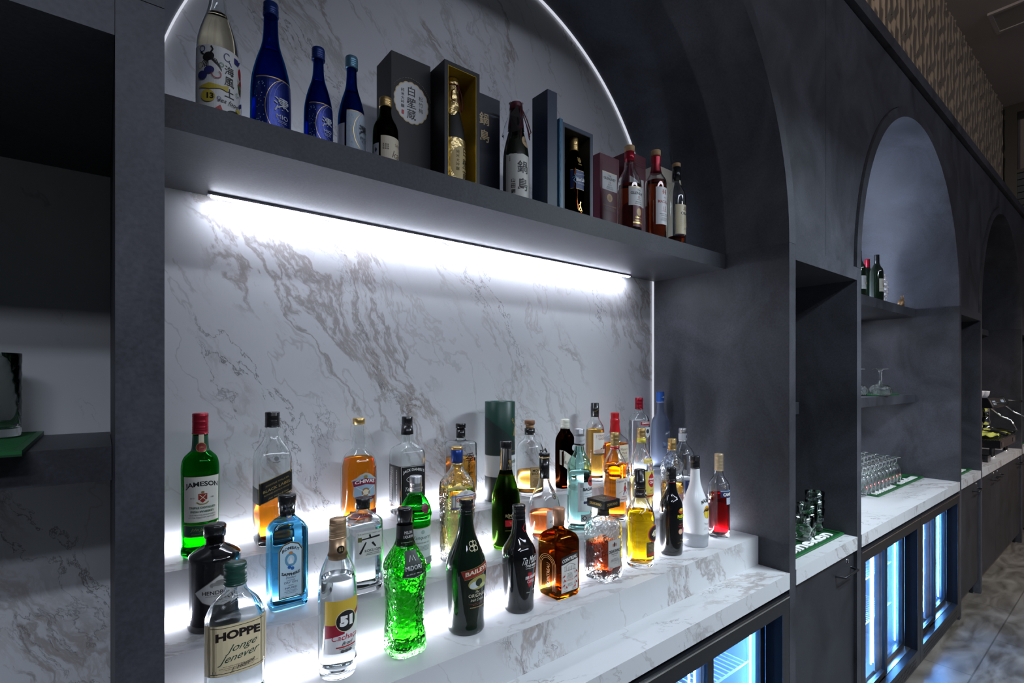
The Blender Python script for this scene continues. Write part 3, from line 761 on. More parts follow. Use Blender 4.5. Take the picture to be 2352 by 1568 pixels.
for iy in range(4):
    for ix in range(15):
        x = 4.0 + iy * .03 - ix * .068; y = 1.040 + iy * .068
        if sees(x, y) < 1972: continue
        lb = 'upside-down stemmed beer glass with red print, in rows on the green mats'
        r_ = empty('beer_glass', (x, y, CT + .0085), lb, 'glass', 'upturned beer glasses on the second arch worktop')
        ob = bpy.data.objects.new('glass_body', bgm); COL.objects.link(ob); ob.parent = r_
        if iy < 2: Art().ell(0, 0, 6, 10, REDP).ell(0, 1, 3, 5, W).build('printed_emblem', on_body([(0, .0245), (.03, .029), (.07, .0305), (.098, .025)], .05, 2, 1, -.5), r_, step=.006)
lg = stem_glass_mesh(.165, .056, .040, .072); lg.materials.append(CUT)
for x, y, t in [(3.69, 1.155, 'leftmost of the four'), (3.662, 1.275, 'standing behind the others'), (3.87, 1.09, 'rightmost of the four'), (3.75, 1.05, 'front one of the four')]:
    r_ = empty('stemmed_glass', (x, y, 1.4695), 'large upside-down cut crystal stemmed glass on the lower shelf, ' + t, 'glass')
    ob = bpy.data.objects.new('glass_body', lg); COL.objects.link(ob); ob.parent = r_
# ------------------------------------------------------------------ the bottles: materials
G_CLR = CLR
G_GRN = glass('green_glass', (0.11, 0.58, 0.17)); G_DGR = glass('dark_green_glass', (0.07, 0.16, 0.06)); G_BLU = glass('blue_glass', (0.02, 0.20, 0.62))
G_AMB = glass('amber_glass', (0.50, 0.29, 0.07)); G_BRN = glass('brown_glass', (0.16, 0.05, 0.015)); G_AQU = glass('pale_aqua_glass', (0.80, 0.95, 0.93))
G_SAP = glass('sapphire_glass', (0.58, 0.86, 0.98)); G_TANQ = glass('bright_green_glass', (0.25, 0.78, 0.30))
G_BUMP = glass('rippled_glass', (0.97, 0.98, 0.98), 1.45, 0, (75, 0.8, 0.004))
G_CRK = glass('crackled_glass', (0.72, 0.95, 0.70), 1.45, 0, (85, 1.0, 0.006))
def liq(n, c, bump=None): return glass('liquid_' + n, c, 1.34, 0, bump)
L_AMB = liq('amber', (0.94, 0.50, 0.10)); L_LAMB = liq('light_amber', (0.98, 0.72, 0.30)); L_BRN = liq('brown', (0.62, 0.22, 0.08)); L_RED = liq('red', (0.62, 0.03, 0.05))
L_WAT = liq('clear', (0.985, 0.99, 1.0)); L_YEL = liq('yellow', (1.0, 0.78, 0.06)); L_PAL = liq('pale_yellow', (0.99, 0.90, 0.58)); L_MEL = liq('melon_green', (0.20, 0.82, 0.12), (70, 0.8, 0.004))
L_ROSE = liq('copper', (0.90, 0.42, 0.20)); L_LIME = liq('lime', (0.86, 0.90, 0.10))
O_BLK = pm('glossy_black_glass', (0.006, 0.006, 0.007), 0.06, coat=1.0); O_GRNBLK = pm('dark_green_black_glass', (0.004, 0.012, 0.006), 0.06, coat=1.0)
O_WHT = pm('white_coated_glass', (0.86, 0.87, 0.88), 0.22, coat=0.4, bump=None)
def frosted(n, c, r=0.42): return glass(n, c, 1.30, r)
F_GRN = frosted('frosted_green', (0.32, 0.55, 0.12)); F_CLR = frosted('frosted_clear', (0.86, 0.90, 0.97)); F_BLKG = pm('matt_dark_glass', (0.010, 0.012, 0.011), 0.42)
C_BLK = pm('cap_black', (0.012, 0.012, 0.013), 0.25, coat=0.3); C_RED = pm('cap_red', (0.36, 0.012, 0.03), 0.28, 0.4); C_BRED = pm('cap_bright_red', (0.55, 0.015, 0.02), 0.25, coat=.4)
C_GLD = pm('cap_gold', (0.62, 0.42, 0.17), 0.35, 0.85); C_DGLD = pm('cap_dull_gold', (0.50, 0.33, 0.20), 0.4, 0.7); C_SIL = pm('cap_silver', (0.68, 0.69, 0.71), 0.32, 0.9)
C_GRN = pm('cap_dark_green', (0.01, 0.055, 0.04), 0.35, coat=.3); C_WHT = pm('cap_white', (0.70, 0.69, 0.58), 0.35); C_BLU = pm('cap_blue', (0.02, 0.06, 0.28), 0.28, 0.4); C_WOOD = pm('cap_wood', (0.22, 0.10, 0.05), 0.6, var=(30, .3))
C_LWD = pm('cork_light', (0.45, 0.27, 0.13), 0.6, var=(40, .25)); C_COP = pm('cap_copper', (0.50, 0.26, 0.15), 0.4, 0.4)
FOIL = pm('gold_foil', (0.72, 0.56, 0.26), 0.32, 0.9, bump=(60, 1.0, 0.004))
DG = (0.01, 0.07, 0.035)
def A(): return Art()
def jam():
    a = A().rect(-39, -48, 39, 48, K).rect(-38, -47, 38, 47, CREAM).rect(-37.2, -46.2, 37.2, 46.2, (0.72, 0.70, 0.62))
    a.text('JAMESON', 0, 26, 13, K, wd=66, bold=.03, arc=5, shear=-.05)
    a.poly([(-8, 12), (8, 12), (8, 0), (0, -7), (-8, 0)], (.28, .03, .02)).line([(-6, 10), (6, -2)], 1.2, CREAM).line([(6, 10), (-6, -2)], 1.2, CREAM).ell(0, 15, 3, 2.5, GOLD).line([(-11, -5), (-6, -9), (0, -10), (6, -9), (11, -5)], 2.4, GOLD)
    a.text('ESTD', -18, 3, 2.6, K).text('1780', 18, 3, 2.6, K)
    a.text('TRIPLE DISTILLED', 0, -17, 4.4, DG, wd=50, bold=.02).text('IRISH WHISKEY', 0, -25, 4.4, DG, wd=44, bold=.02).text('CRAFTED FOR SMOOTHNESS', 0, -32, 2.6, K, wd=50).text('AT THE MIDLETON DISTILLERY', 0, -37, 2.6, K, wd=52)
    return a
def jam2(): return A().rect(-39, -13, 39, 13, DG).rect(-39, 11, 39, 12, GOLD).rect(-39, -12, 39, -11, GOLD).text('John Jameson', 0, 2, 8, GOLD, wd=42, shear=.35).text('PRODUCT OF IRELAND', 0, -7, 2.4, GOLD, wd=40)
def neckart(t=None, c=K, ink=GOLD, h=10, w=60, th=3): 
    a = A().rect(-w / 2, -h, w / 2, h, c)
    if t: a.text(t, 0, 0, th, ink)
    return a
# ---- back row, left to right
bottle('whiskey_bottle', 'green whiskey bottle with cream label and dark red cap, leftmost in the back row', (.161, 1.266, Z3), .258, .0355,
       [(0, .93), (.02, 1), (.08, 1.02), (.14, .95), (.62, .98), (.73, 1), (.80, .90), (.84, .62), (.86, .46), (.90, .42), (1, .40)], G_GRN, (L_LIME, .22),
       cap=(.256, .3, .0152, C_RED), labels=[('label', jam(), .123, 0, None), ('lower_label', jam2(), .058, 0, None),
       ('neck_label', A().rect(-46, -16, 46, 16, DG).rect(-5, -4, 5, 20, CREAM).ell(0, -8, 10, 10, (.22, .02, .02)).ring(0, -8, 10, 10, 1.2, GOLD).text('JJ&S', 0, -8, 4, GOLD), .237, 0, None)])
jw = A()
jw.poly([(-35.5, -37), (35.5, -10), (35.5, 38), (-35.5, 11)], GOLD).poly([(-35, -35.5), (35, -8.5), (35, 36.5), (-35, 9.5)], K)
jwt = A().text('JOHNNIE WALKER.', 2, 12.5, 5, GOLD, wd=50, slope=.38).text('BLACK LABEL.', 2, 2.5, 6.2, GOLD, wd=60, bold=.02, slope=.38).text('BLENDED SCOTCH WHISKY', 2, -6.5, 3.2, GOLD, wd=56, slope=.38).text('John Walker & Sons', 4, -16, 5, (.4, .28, .1), wd=42, slope=.38, shear=.4)
jw.items += jwt.items
jw.ell(0, 64, 5, 5, (.2, .2, .2)).line([(-8, 57), (0, 55), (8, 57)], 1.5, (.2, .2, .2))
bottle('whisky_bottle', 'square clear whisky bottle with slanted black label, one third full of amber whisky', (.303, 1.262, Z3), .268, .0365,
       [(0, .95), (.015, 1), (.66, 1), (.74, .97), (.80, .80), (.86, .55), (.92, .42), (1, .37)], G_CLR, (L_AMB, .41), n=7,
       cap=(.262, .297, .0158, C_BLK), labels=[('label', jw, .130, 0, 0), ('side_label', A().rect(-34, -25, 34, 10, K), .118, 0, 3)])
ch = A().poly([(-36, 24), (-24, 30), (-14, 38), (0, 43), (14, 38), (24, 30), (36, 24), (30, 6), (32, -14), (20, -32), (0, -42), (-20, -32), (-32, -14), (-30, 6)], (.45, .42, .36)).poly([(-33, 22), (0, 39), (33, 22), (27, 4), (29, -14), (18, -30), (0, -38), (-18, -30), (-29, -14), (-27, 4)], (.30, .42, .52))
ch.poly([(-34, 22), (-30, 8), (0, 14), (30, 8), (34, 22), (0, 29)], (.20, .01, .03)).text('CHIVAS', 0, 18, 9, W, wd=54, bold=.03, arc=4).ell(0, -6, 11, 11, (.25, .14, .08)).ell(0, -6, 7, 7, (.75, .6, .35)).line([(-24, 8), (24, -24)], 2, (.6, .6, .6)).line([(24, 8), (-24, -24)], 2, (.6, .6, .6)).ell(0, 33, 5, 4, GOLD).poly([(-28, -18), (28, -18), (24, -26), (-24, -26)], (.15, .02, .02)).text('AGED 12 YEARS', 0, -22, 3, W, wd=34)
ch2 = A().rect(-40, -9, 40, 9, (.16, .01, .02)).rect(-40, 7, 40, 8, GOLD).text('12', -6, 0, 9, GOLD).text('YEARS', 10, 0, 4, GOLD)
bottle('whisky_bottle', 'round-shouldered whisky bottle with ornate shield label, gold cap and amber whisky', (.520, 1.292, Z3), .255, .0455,
       [(0, .95), (.02, 1), (.50, 1), (.60, .98), (.68, .82), (.73, .52), (.76, .36), (.80, .40), (.85, .38), (.92, .30), (1, .30)], G_CLR, (L_AMB, .66),
       cap=(.252, .271, .0158, C_GLD, cyl(.254, .271, .0155)), labels=[('label', ch, .092, 0, None), ('lower_label', ch2, .030, 0, None)])
jd = A().rect(-38, -52, 38, 52, K).frame(-36.5, -50.5, 36.5, 50.5, .8, W)
jd.text("JACK DANIEL'S", 0, 34, 10, W, wd=64, arc=7, bold=.02).ring(0, 16, 22, 9, 1, W).text('Old No.7', 0, 16, 6, W, wd=26).text('BRAND', 0, 3, 4, W).text('Tennessee', 0, -10, 10, W, wd=54, shear=.3).text('WHISKEY', 0, -24, 6.5, W, wd=44).fine(0, -34, 56, 6, W, 2.6, .8)
jds = A().rect(-37, -52, 37, 52, K).fine(-14, 45, 18, 34, W, 2.7, 1.0, 3).line([(6, -48), (6, 48)], .7, W).text('JACK DANIEL DISTILLERY', 24, 0, 7, W, wd=86, rot=PI / 2)
bottle('whiskey_bottle', 'square clear whiskey bottle with black labels on two sides and black neck sleeve', (.659, 1.293, Z3), .258, .0392,
       [(0, .95), (.015, 1), (.60, 1), (.66, .98), (.70, .86), (.73, .62), (.76, .42), (.80, .38), (1, .36)], G_CLR, (liq('dark_amber', (.42, .13, .05)), .42), n=8,
       caps=[('neck_sleeve', [(.196 + .022, .0165), (.220, .0172), (.243, .0155), (.244, .001)], C_BLK), ('cap', cyl(.243, .268, .0150), C_BLK)], labels=[('label', jd, .085, 0, 0), ('side_label', jds, .085, 0, 3)])
ki = A().text('季', 8, 26, 30, K, bold=.01).text('の', 8, 0, 16, K).text('美', 8, -24, 24, K).rect(18, 18, 22, 30, (.4, .1, .05))
bottle('gin_bottle', 'straight square gin bottle with black brushwork characters and black stopper', (.830, 1.285, Z3), .200, .0372,
       [(0, .96), (.015, 1), (.88, 1), (.93, .96), (.945, .6), (.955, .40), (1, .34)], G_CLR, (L_LAMB, .70), n=9,
       caps=[('neck', [(.198, .0138), (.222, .0138), (.2221, .001)], C_BLK), ('cap', [(.222, .0120), (.226, .0120), (.2261, .0150), (.238, .0152), (.240, .0140), (.2401, .001)], C_BLK)], labels=[('label', ki, .115, 0, 0)])
# whisky tube
tb = empty('whisky_tube', (.959, 1.262, Z3), 'tall dark green cylindrical gift tube with gold stag and white band', 'tube')
lathe('tube_body', [(0, .044), (0, .0465), (.302, .0465), (.303, .0455), (.303, .0445), (.298, .0443), (.2979, .001)], pm('tube_green', (.006, .045, .03), .4), tb, 48)
tl = A().rect(-140, -36, 140, 28, (.62, .63, .62)).rect(-140, 27, 140, 28.5, (.4, .4, .4))
tl.text('Glenfiddich', 26, 10, 13, DG, wd=56, bold=.02).text('SINGLE MALT SCOTCH WHISKY', 24, -6, 3, DG, wd=46)
tl.rect(-140, -110, 140, -36, (.025, .035, .032))
stag = [[(0, 0), (2, 8), (-3, 14), (-8, 18), (-9, 26), (-6, 24), (-3, 18)], [(2, 8), (6, 13), (11, 17), (13, 26), (9, 24), (7, 18)]]
tu = A().poly([(-140, -62), (-140, 60), (-70, 50), (-20, 15), (70, -62)], (.018, .030, .028))
for s_ in stag: tu.line([(x * 1.15 + 24, y * 1.15 + 20) for x, y in s_], 2.4, GOLD)
for p in [((-8, 18), (-13, 22)), ((-3, 14), (-7, 13)), ((11, 17), (16, 20)), ((6, 13), (12, 12))]: tu.line([(p[0][0] * 1.15 + 24, p[0][1] * 1.15 + 20), (p[1][0] * 1.15 + 24, p[1][1] * 1.15 + 20)], 2, GOLD)
tu.poly([(22, 20), (27, 22), (30, 8), (34, -4), (28, -8), (22, -2), (16, -6), (19, 6)], GOLD).rect(36, 72, 44, 96, (.5, .02, .02)).text('12', 34, -34, 12, GOLD).text('OUR ORIGINAL TWELVE', 22, -50, 3, GOLD, wd=44)
tu.build('printed_stag_panel', on_body([(0, .0465), (.3, .0465)], .203), tb, step=.004); tl.build('white_band', on_body([(0, .0465), (.3, .0465)], .112), tb, step=.004)
ms = A().rect(-30, -33, 30, 33, (.60, .40, .18)).frame(-29, -32, 29, 32, .5, K).text('MONKEY', 0, 22, 7.5, K, wd=44, bold=.02).text('SHOULDER', 0, 12, 7.5, K, wd=50, bold=.02).text('THE ORIGINAL', 0, 4, 3.2, K, wd=28).fine(0, -4, 46, 9, K, 2.9, .9, 5)
bottle('whisky_bottle', 'rounded whisky bottle with orange label and brown wooden stopper, right of the green tube', (1.080, 1.262, Z3), .212, .0445,
       [(0, .93), (.025, 1), (.66, 1), (.74, .94), (.80, .72), (.84, .46), (.88, .36), (1, .36)], G_CLR, (L_LAMB, .36),
       caps=[('neck_sleeve', [(.192, .0168), (.212, .0172), (.2125, .001)], C_BLK), ('cap', cyl(.224, .238, .0168), C_WOOD), ('cork', [(.212, .013), (.224, .013), (.2241, .001)], C_LWD)], labels=[('label', ms, .060, 0, None)])
bl = A().poly([(-36, 32), (-22, 28), (30, -4), (36, -14), (36, -54), (20, -56), (0, -44), (-36, -16)], (.70, .66, .54)).text('Ballantine', 4, -22, 11, K, wd=52, shear=.3, slope=-.5).text("Ballantine's", -24, 4, 6, K, wd=30, rot=PI / 2 - .2, shear=.3).ell(20, 36, 8, 10, (.5, .5, .5)).text('FINEST', 16, -42, 3.4, K)
bottle('whisky_bottle', 'dark brown whisky bottle with cream cap and slanting cream label', (1.240, 1.262, Z3), .205, .0345,
       [(0, .95), (.015, 1), (.72, 1), (.82, .97), (.89, .75), (.94, .50), (1, .44)], G_BRN, (L_BRN, .6), n=4, asp=.62,
       cap=(.200, .234, .0152, C_WHT), labels=[('label', bl, .100, 0, 0)])
gr = A().rect(-34, -40, 34, 40, (.74, .70, .62)).text('THE', -22, 27, 4.6, (.25, .05, .04), rot=PI / 2).text('FAMOUS', 6, 30, 8.5, (.28, .05, .04), wd=42).text('GROUSE', 6, 19, 8.5, (.28, .05, .04), wd=42)
gr.ell(14, -12, 12, 8, (.22, .05, .02), rot=.5).poly([(20, -6), (28, 6), (30, 13), (25, 12), (16, -2)], (.25, .04, .02)).poly([(4, -16), (-10, -22), (-6, -15)], (.2, .05, .02)).ell(-10, -26, 22, 7, (.55, .38, .30)).rect(-34, -40, 34, -34, (.10, .08, .05)).text('SCOTCH WHISKY', 0, -37, 3, GOLD)
bottle('whisky_bottle', 'whisky bottle with white label showing a red game bird, black-and-red cap', (1.419, 1.288, Z3), .250, .0345,
       [(0, .95), (.02, 1), (.70, 1), (.78, .96), (.85, .66), (.90, .44), (1, .40)], G_CLR, (L_LAMB, .74),
       cap=(.232, .283, .0148, C_BLK, [(.232, .0152), (.270, .0152), (.2705, .0146), (.282, .0146), (.283, .013), (.2831, .001)]), labels=[('label', gr, .135, 0, None), ('neck_label', A().text('Matthew Gloag', 0, 0, 7, GOLD, wd=30, slope=.5, shear=.3),   .258, 0, [(0, .0154), (1, .0154)])])
mk = A().rect(-26, -34, 26, 34, (.74, .66, .50)).text('Maker’s', 0, 18, 10, (.15, .03, .02), wd=42).text('Mark', 0, 4, 10, (.15, .03, .02), wd=30).text('WHISKY', 0, -8, 4, K).fine(0, -16, 40, 5, K, 3, .9, 9)
def wax(root, P):
    bm = bmesh.new(); prof = [(.168, .0205), (.176, .0195), (.20, .0170), (.205, .0180), (.216, .0180), (.22, .0155), (.240, .0168), (.243, .0155), (.2431, .001)]
    rings = loft(bm, chaikin(prof, 1), 2, 1, 32)
    rr = random.Random(4)
    for k, v in enumerate(rings[0]): v.co.z -= .022 * max(0, math.sin(k * 1.3 + 1)) * rr.random()
    link('wax_seal', mesh(bm, True), C_BRED, root)
bottle('bourbon_bottle', 'bourbon bottle with dripping red wax seal over the neck and cream label', (1.528, 1.285, Z3), .215, .0470,
       [(0, .95), (.02, 1), (.55, 1), (.64, .96), (.70, .72), (.76, .46), (.84, .35), (1, .32)], G_CLR, (L_AMB, .58), n=3.2, extra=wax, labels=[('label', mk, .090, 0, 0)])
sm = A().rect(-30, 28, 34, 42, (.42, .01, .02)).rect(-30, 40.6, 34, 41.6, W).text('SMIRNOFF', 2, 35, 7.5, W, wd=56, bold=.03, arc=1).poly([(-16, 20), (16, 20), (20, 8), (16, -10), (0, -22), (-16, -10), (-20, 8)], (.5, .5, .5)).poly([(-14, 18), (14, 18), (17, 8), (14, -9), (0, -19), (-14, -9), (-17, 8)], (.85, .85, .85)).ell(0, 4, 9, 9, (.05, .05, .06)).text('No 21', 0, -10, 4, K).text('PREMIUM', 0, -28, 3.4, K).text('VODKA', 0, -35, 5, (.42, .01, .02))
bottle('vodka_bottle', 'round clear vodka bottle with red cap and red-banded label, beside the frosted blue-capped bottle', (1.645, 1.262, Z3), .262, .0415,
       [(0, .95), (.02, 1), (.74, 1), (.82, .96), (.88, .70), (.91, .42), (1, .36)], G_CLR, (L_WAT, .80), cap=(.252, .298, .0155, C_RED), labels=[('label', sm, .165, 0, None)])
def goose(a, x, y, s, c):
    for pts_ in ([(0, 0), (4, 3), (10, 3), (15, 9), (13, 2), (22, 6), (15, -1), (8, -3)], [(0, 0), (-5, 2), (-2, -1)], [(6, 1), (5, 9), (11, 3)]): a.poly([(x + u * s, y + v * s) for u, v in pts_], c)
gg = A(); goose(gg, -16, 22, .9, (.8, .85, .9)); goose(gg, 2, 28, .8, (.8, .85, .9)); goose(gg, 0, 14, .7, (.8, .85, .9))
for i in range(9): gg.ell(-22 + i * 6, -14 - (i % 3) * 4, 6, 4, [(.35, .5, .75), (.5, .62, .8), (.2, .35, .65)][i % 3], rot=i)
gg.text('GREY GOOSE', 0, -30, 7, (.05, .12, .4), wd=52)
gn = A().rect(-45, -20, 45, 20, (.02, .10, .40)).rect(-45, -20, 45, -18.5, W); goose(gn, -8, 0, .7, W); gn.text('GREY GOOSE', 0, -15, 2.6, W)
bottle('vodka_bottle', 'frosted vodka bottle with blue cap and flying geese, rightmost in the back row', (1.803, 1.275, Z3), .280, .0370,
       [(0, .95), (.02, 1), (.62, 1), (.72, .92), (.78, .66), (.82, .46), (.90, .42), (1, .40)], F_CLR, None, cap=(.272, .319, .0155, C_BLU, cyl(.272, .319, .0155)), labels=[('label', gg, .125, 0, None), ('neck_label', gn, .295, 0, [(0, .0157), (1, .0157)])])

# ---- middle row
hd = A().poly([(-46, 0), (0, 33), (46, 0), (30, -18), (0, -30), (-30, -18)], (.10, .10, .10)).poly([(-44, 0), (0, 31), (44, 0), (29, -17), (0, -28.5), (-29, -17)], (.55, .54, .52))
hd.text("HENDRICK'S", 0, 0, 7.5, K, wd=60, bold=.02).text('DISTILLED AND BOTTLED IN SCOTLAND', 0, -6.5, 2.2, K, wd=48).text('GIN', 0, -15, 6, K).ell(-8, 14, 9, 5, (.25, .25, .24)).ell(8, 15, 9, 5, (.3, .3, .29)).ell(0, 19, 8, 4, (.22, .22, .21)).rect(-12, 9, 12, 12, (.5, .5, .48))
bottle('gin_bottle', 'squat black apothecary gin bottle with pale diamond label, leftmost of the middle row', (.169, 1.136, Z2), .158, .0455,
       [(0, 1.0), (.03, 1.03), (.10, 1.0), (.16, .93), (.76, .96), (.82, 1.0), (.87, .96), (.94, .60), (.975, .36), (1, .36)], O_BLK, None, opaque=True,
       cap=(.157, .192, .0185, C_BLK, [(.155, .0165), (.168, .0165), (.1685, .0190), (.189, .0195), (.192, .017), (.1921, .001)]), labels=[('label', hd, .074, .05, None)])
bb = A().poly([(-23.5, -58), (23.5, -58), (23.5, 40), (16, 52), (0, 57), (-16, 52), (-23.5, 40)], (.35, .25, .10)).poly([(-22.5, -57), (22.5, -57), (22.5, 39), (15, 51), (0, 56), (-15, 51), (-22.5, 39)], K).poly([(-21, -55.5), (21, -55.5), (21, 38), (14, 49.5), (0, 54), (-14, 49.5), (-21, 38)], (.50, .66, .76))
bb.text('BOMBAY', 0, 38, 6.5, K, wd=34, bold=.03, arc=6).ell(0, 20, 12, 14, (.12, .30, .45)).ell(0, 20, 7, 9, (.45, .6, .7)).poly([(-5, 12), (0, 26), (5, 12)], (.7, .75, .8)).ell(0, 34, 4, 3, (.5, .2, .05)).ell(-3, 5, 3.5, 3.5, (.02, .12, .4)).ell(3, 2, 3.5, 3.5, (.02, .12, .4)).text('SAPPHIRE', 0, -6, 6, K, wd=36, bold=.03, arc=-4)
bb.text('Distilled', 0, -16, 4, (.1, .15, .2), shear=.3).text('LONDON', 0, -21.5, 2.6, (.05, .08, .15)).text('DRY GIN', 0, -26, 4, (.05, .08, .15), wd=26).text('Vapour', 0, -32, 3.4, (.1, .15, .2), shear=.3).text('INFUSED', 0, -37, 3.6, (.05, .08, .15), wd=24).fine(0, -42, 26, 3, (.1, .15, .25), 2.6, .7, 7).text('700 ml', -14, -52.5, 2.4, K).text('40% vol', 13, -52.5, 2.4, K)
bottle('gin_bottle', 'pale blue rectangular gin bottle with arched white label and black cap', (.300, 1.130, Z2), .195, .0375,
       [(0, .90), (.02, .96), (.05, 1), (.78, 1), (.85, .97), (.92, .66), (.955, .42), (1, .38)], G_SAP, (L_WAT, .9), n=7, asp=.72,
       cap=(.190, .232, .0178, C_BLK, [(.188, .0150), (.196, .0165), (.207, .0165), (.2075, .0178), (.228, .0180), (.232, .0165), (.2321, .001)]), labels=[('label', bb, .083, 0, 0),
       ('seal', A().rect(-4.5, -18, 4.5, 16, (.5, .52, .5)).ell(0, -20, 5, 5, (.1, .2, .4)).ell(0, -20, 3, 3, GOLD), .206, 0, None)])
rk = A().rect(-30, -28, 30, 30, (.60, .60, .57)).text('THE JAPANESE CRAFT GIN', 0, 24, 3.4, K, wd=54)
rk.line([(-24, 12), (24, 16)], [2.5, 4], K).line([(0, 22), (2, 14)], 4, K).line([(-8, 6), (-22, -18)], [3, 5], K).line([(6, 4), (14, -6)], [5, 3], K).rect(-26, 8, -18, 18, (.12, .13, .04)).text('ROKU GIN', 8, -13, 6, K, wd=38).fine(8, -19, 38, 2, K, 3, .8, 3)
bottle('gin_bottle', 'clear faceted gin bottle with black brush-stroke label and black stopper', (.459, 1.118, Z2), .182, .0385,
       [(0, .93), (.02, 1), (.82, 1), (.87, .95), (.93, .60), (.955, .40), (1, .36)], G_CLR, (L_WAT, .80), n=4.5,
       caps=[('cap', cyl(.180, .204, .0162), C_BLK)], labels=[('label', rk, .108, 0, 0)])
tq = A().rect(-38, -50, 38, 24, (.55, .62, .58)).rect(-38, 22.5, 38, 23.5, GOLD).text('Tanqueray', 0, 0, 11, DG, wd=50, shear=.25).text('LONDON DRY GIN', 0, -12, 3.6, DG, wd=40).ell(0, 14, 5, 5, (.3, .4, .35)).fine(0, -20, 40, 4, DG, 3, .8, 2).rect(-38, -66, 38, -48, (.20, .24, .22)).text('IMPORTED', 0, -57, 3.4, W)
bottle('gin_bottle', 'bright green shaker-shaped gin bottle with dark red seal and silver cap', (0.604, 1.139, Z2), .196, .0385,
       [(0, .93), (.02, .97), (.04, .94), (.64, .94), (.68, .98), (.71, 1.04), (.74, .98), (.82, .92), (.90, .70), (.96, .44), (1, .38)], G_TANQ, (L_WAT, .80),
       cap=(.190, .233, .0150, C_SIL), labels=[('label', tq, .088, 0, None), ('wax_seal', A().ell(0, 0, 12, 12, (.12, .01, .03)).ring(0, 0, 9, 9, 1, (.3, .05, .08)), .158, .25, None)])
go = A().poly([(-37, -20), (37, -20), (37, 12), (28, 14), (14, 22), (0, 24), (-14, 22), (-28, 14), (-37, 12)], (.72, .70, .66)).rect(-37, 9, 37, 11, (.08, .08, .35)).text('GORDON’S', 4, 1, 11, (.55, .09, .01), wd=60, bold=.03).text('LONDON DRY GIN', 0, -11, 4, GOLD, wd=40).rect(-37, -20, 37, -17, GOLD).rect(-37, -23, 37, -20, (.08, .08, .35)).ell(0, 17, 6, 4, (.5, .48, .42))
bottle('gin_bottle', 'clear embossed gin bottle with orange-red lettering and blue-and-gold cap', (0.722, 1.136, Z2), .252, .0415,
       [(0, .90), (.03, .96), (.30, .92), (.62, 1), (.76, 1), (.82, .92), (.90, .60), (.95, .40), (1, .36)], G_BUMP, (L_PAL, .76), n=3.5,
       cap=(.248, .296, .0155, C_BLU, cyl(.252, .288, .0155)), caps=[('gold_band', [(.246, .0158), (.254, .0158), (.2541, .001)], C_GLD), ('gold_top', cyl(.288, .296, .0156), C_GLD)], labels=[('label', go, .165, 0, 0)])
rm = A().text('RÉMY MARTIN', 4, 28, 10, (.6, .48, .24), wd=62).text('COGNAC FINE CHAMPAGNE', 2, 20, 2.6, (.5, .4, .2), wd=44).rect(-28, -2, 34, 15, (.45, .01, .02)).text('V.S.O.P', 4, 6.5, 9, GOLD, wd=40).rect(-28, -14, 34, -13, GOLD)
rmc = A().text('RÉMY MARTIN', 0, -14, 2.5, GOLD, wd=18).line([(-5, -6), (0, 6), (5, 10), (2, 0), (4, -7)], 1.6, GOLD).ell(0, 8, 4, 4, GOLD)
bottle('cognac_bottle', 'tall frosted green cognac bottle with black neck capsule and red band', (0.885, 1.137, Z2), .250, .0400,
       [(0, .90), (.02, .96), (.42, 1), (.58, .98), (.72, .74), (.83, .48), (.92, .40), (1, .38)], glass('satin_green_glass', (.28, .47, .11), 1.45, .18), (liq('dark', (.012, .018, .006)), .64),
       caps=[('neck_capsule', [(.206, .0178), (.2065, .0182), (.275, .0150), (.276, .0168), (.283, .0168), (.296, .0168), (.298, .0155), (.2981, .001)], C_BLK), ('red_band', [(.2035, .0186), (.2065, .0184), (.2066, .001)], C_BRED)],
       labels=[('label', rm, .070, 0, None), ('neck_emblem', rmc, .235, 0, [(.2065, .0184), (.275, .0152)])], foot=None)
cv = A().rect(-27, -28, 30, 30, (.76, .72, .70)).text('COURVOISIER', 6, -2, 6.2, (.2, .08, .08), wd=48, bold=.02).text('le Voyage de Napoléon', 4, -10, 2.6, (.3, .15, .15)).ring(-12, 15, 6, 6, .7, (.6, .5, .48)).ell(14, 15, 5, 6, (.68, .62, .6)).frame(-25.5, -26.5, 28.5, 28.5, .4, (.6, .5, .48))
def curl(root, P):
    bm = bmesh.new(); c = .244
    pts_ = [(-.004 + .011 * math.sin(t * 4) - t * .012, 0, c + .008 + .008 * t) for t in [i / 10 for i in range(11)]]
    tube(bm, [(-.012, 0, .250), (-.016, 0, .262), (-.006, 0, .258), (.004, 0, .264), (.010, 0, .254)], .0028, 6); link('stopper_crest', mesh(bm, True), C_BLK, root)
bottle('cognac_bottle', 'bulbous cognac bottle with pale label, tall black neck and ornate stopper', (1.024, 1.130, Z2), .212, .0475,
       [(0, .70), (.02, .76), (.25, .97), (.38, 1), (.50, .96), (.62, .76), (.72, .48), (.80, .34), (1, .30)], G_CLR, (L_ROSE, .37), extra=curl,
       caps=[('neck_sleeve', [(.178, .0160), (.238, .0148), (.2382, .001)], C_BLK), ('gold_rings', [(.238, .0155), (.241, .0160), (.2412, .001)], C_GLD), ('cap', cyl(.241, .252, .0162), C_BLK)],
       labels=[('label', cv, .062, 0, None), ('medallion', A().ell(0, 0, 8.5, 8.5, (.3, .3, .3)).ell(0, 0, 7.5, 7.5, (.03, .03, .03)).text('C', 0, 0, 7, GOLD), .128, .15, None)])
ba = A().rect(-36, -54, 36, 36, (.70, .77, .77)).ell(14, 38, 17, 17, (.04, .04, .05)).ell(14, 38, 15.5, 15.5, (.45, .04, .03)).poly([(2, 42), (10, 40), (14, 44), (18, 40), (26, 42), (22, 34), (18, 36), (14, 30), (10, 36), (6, 34)], K)
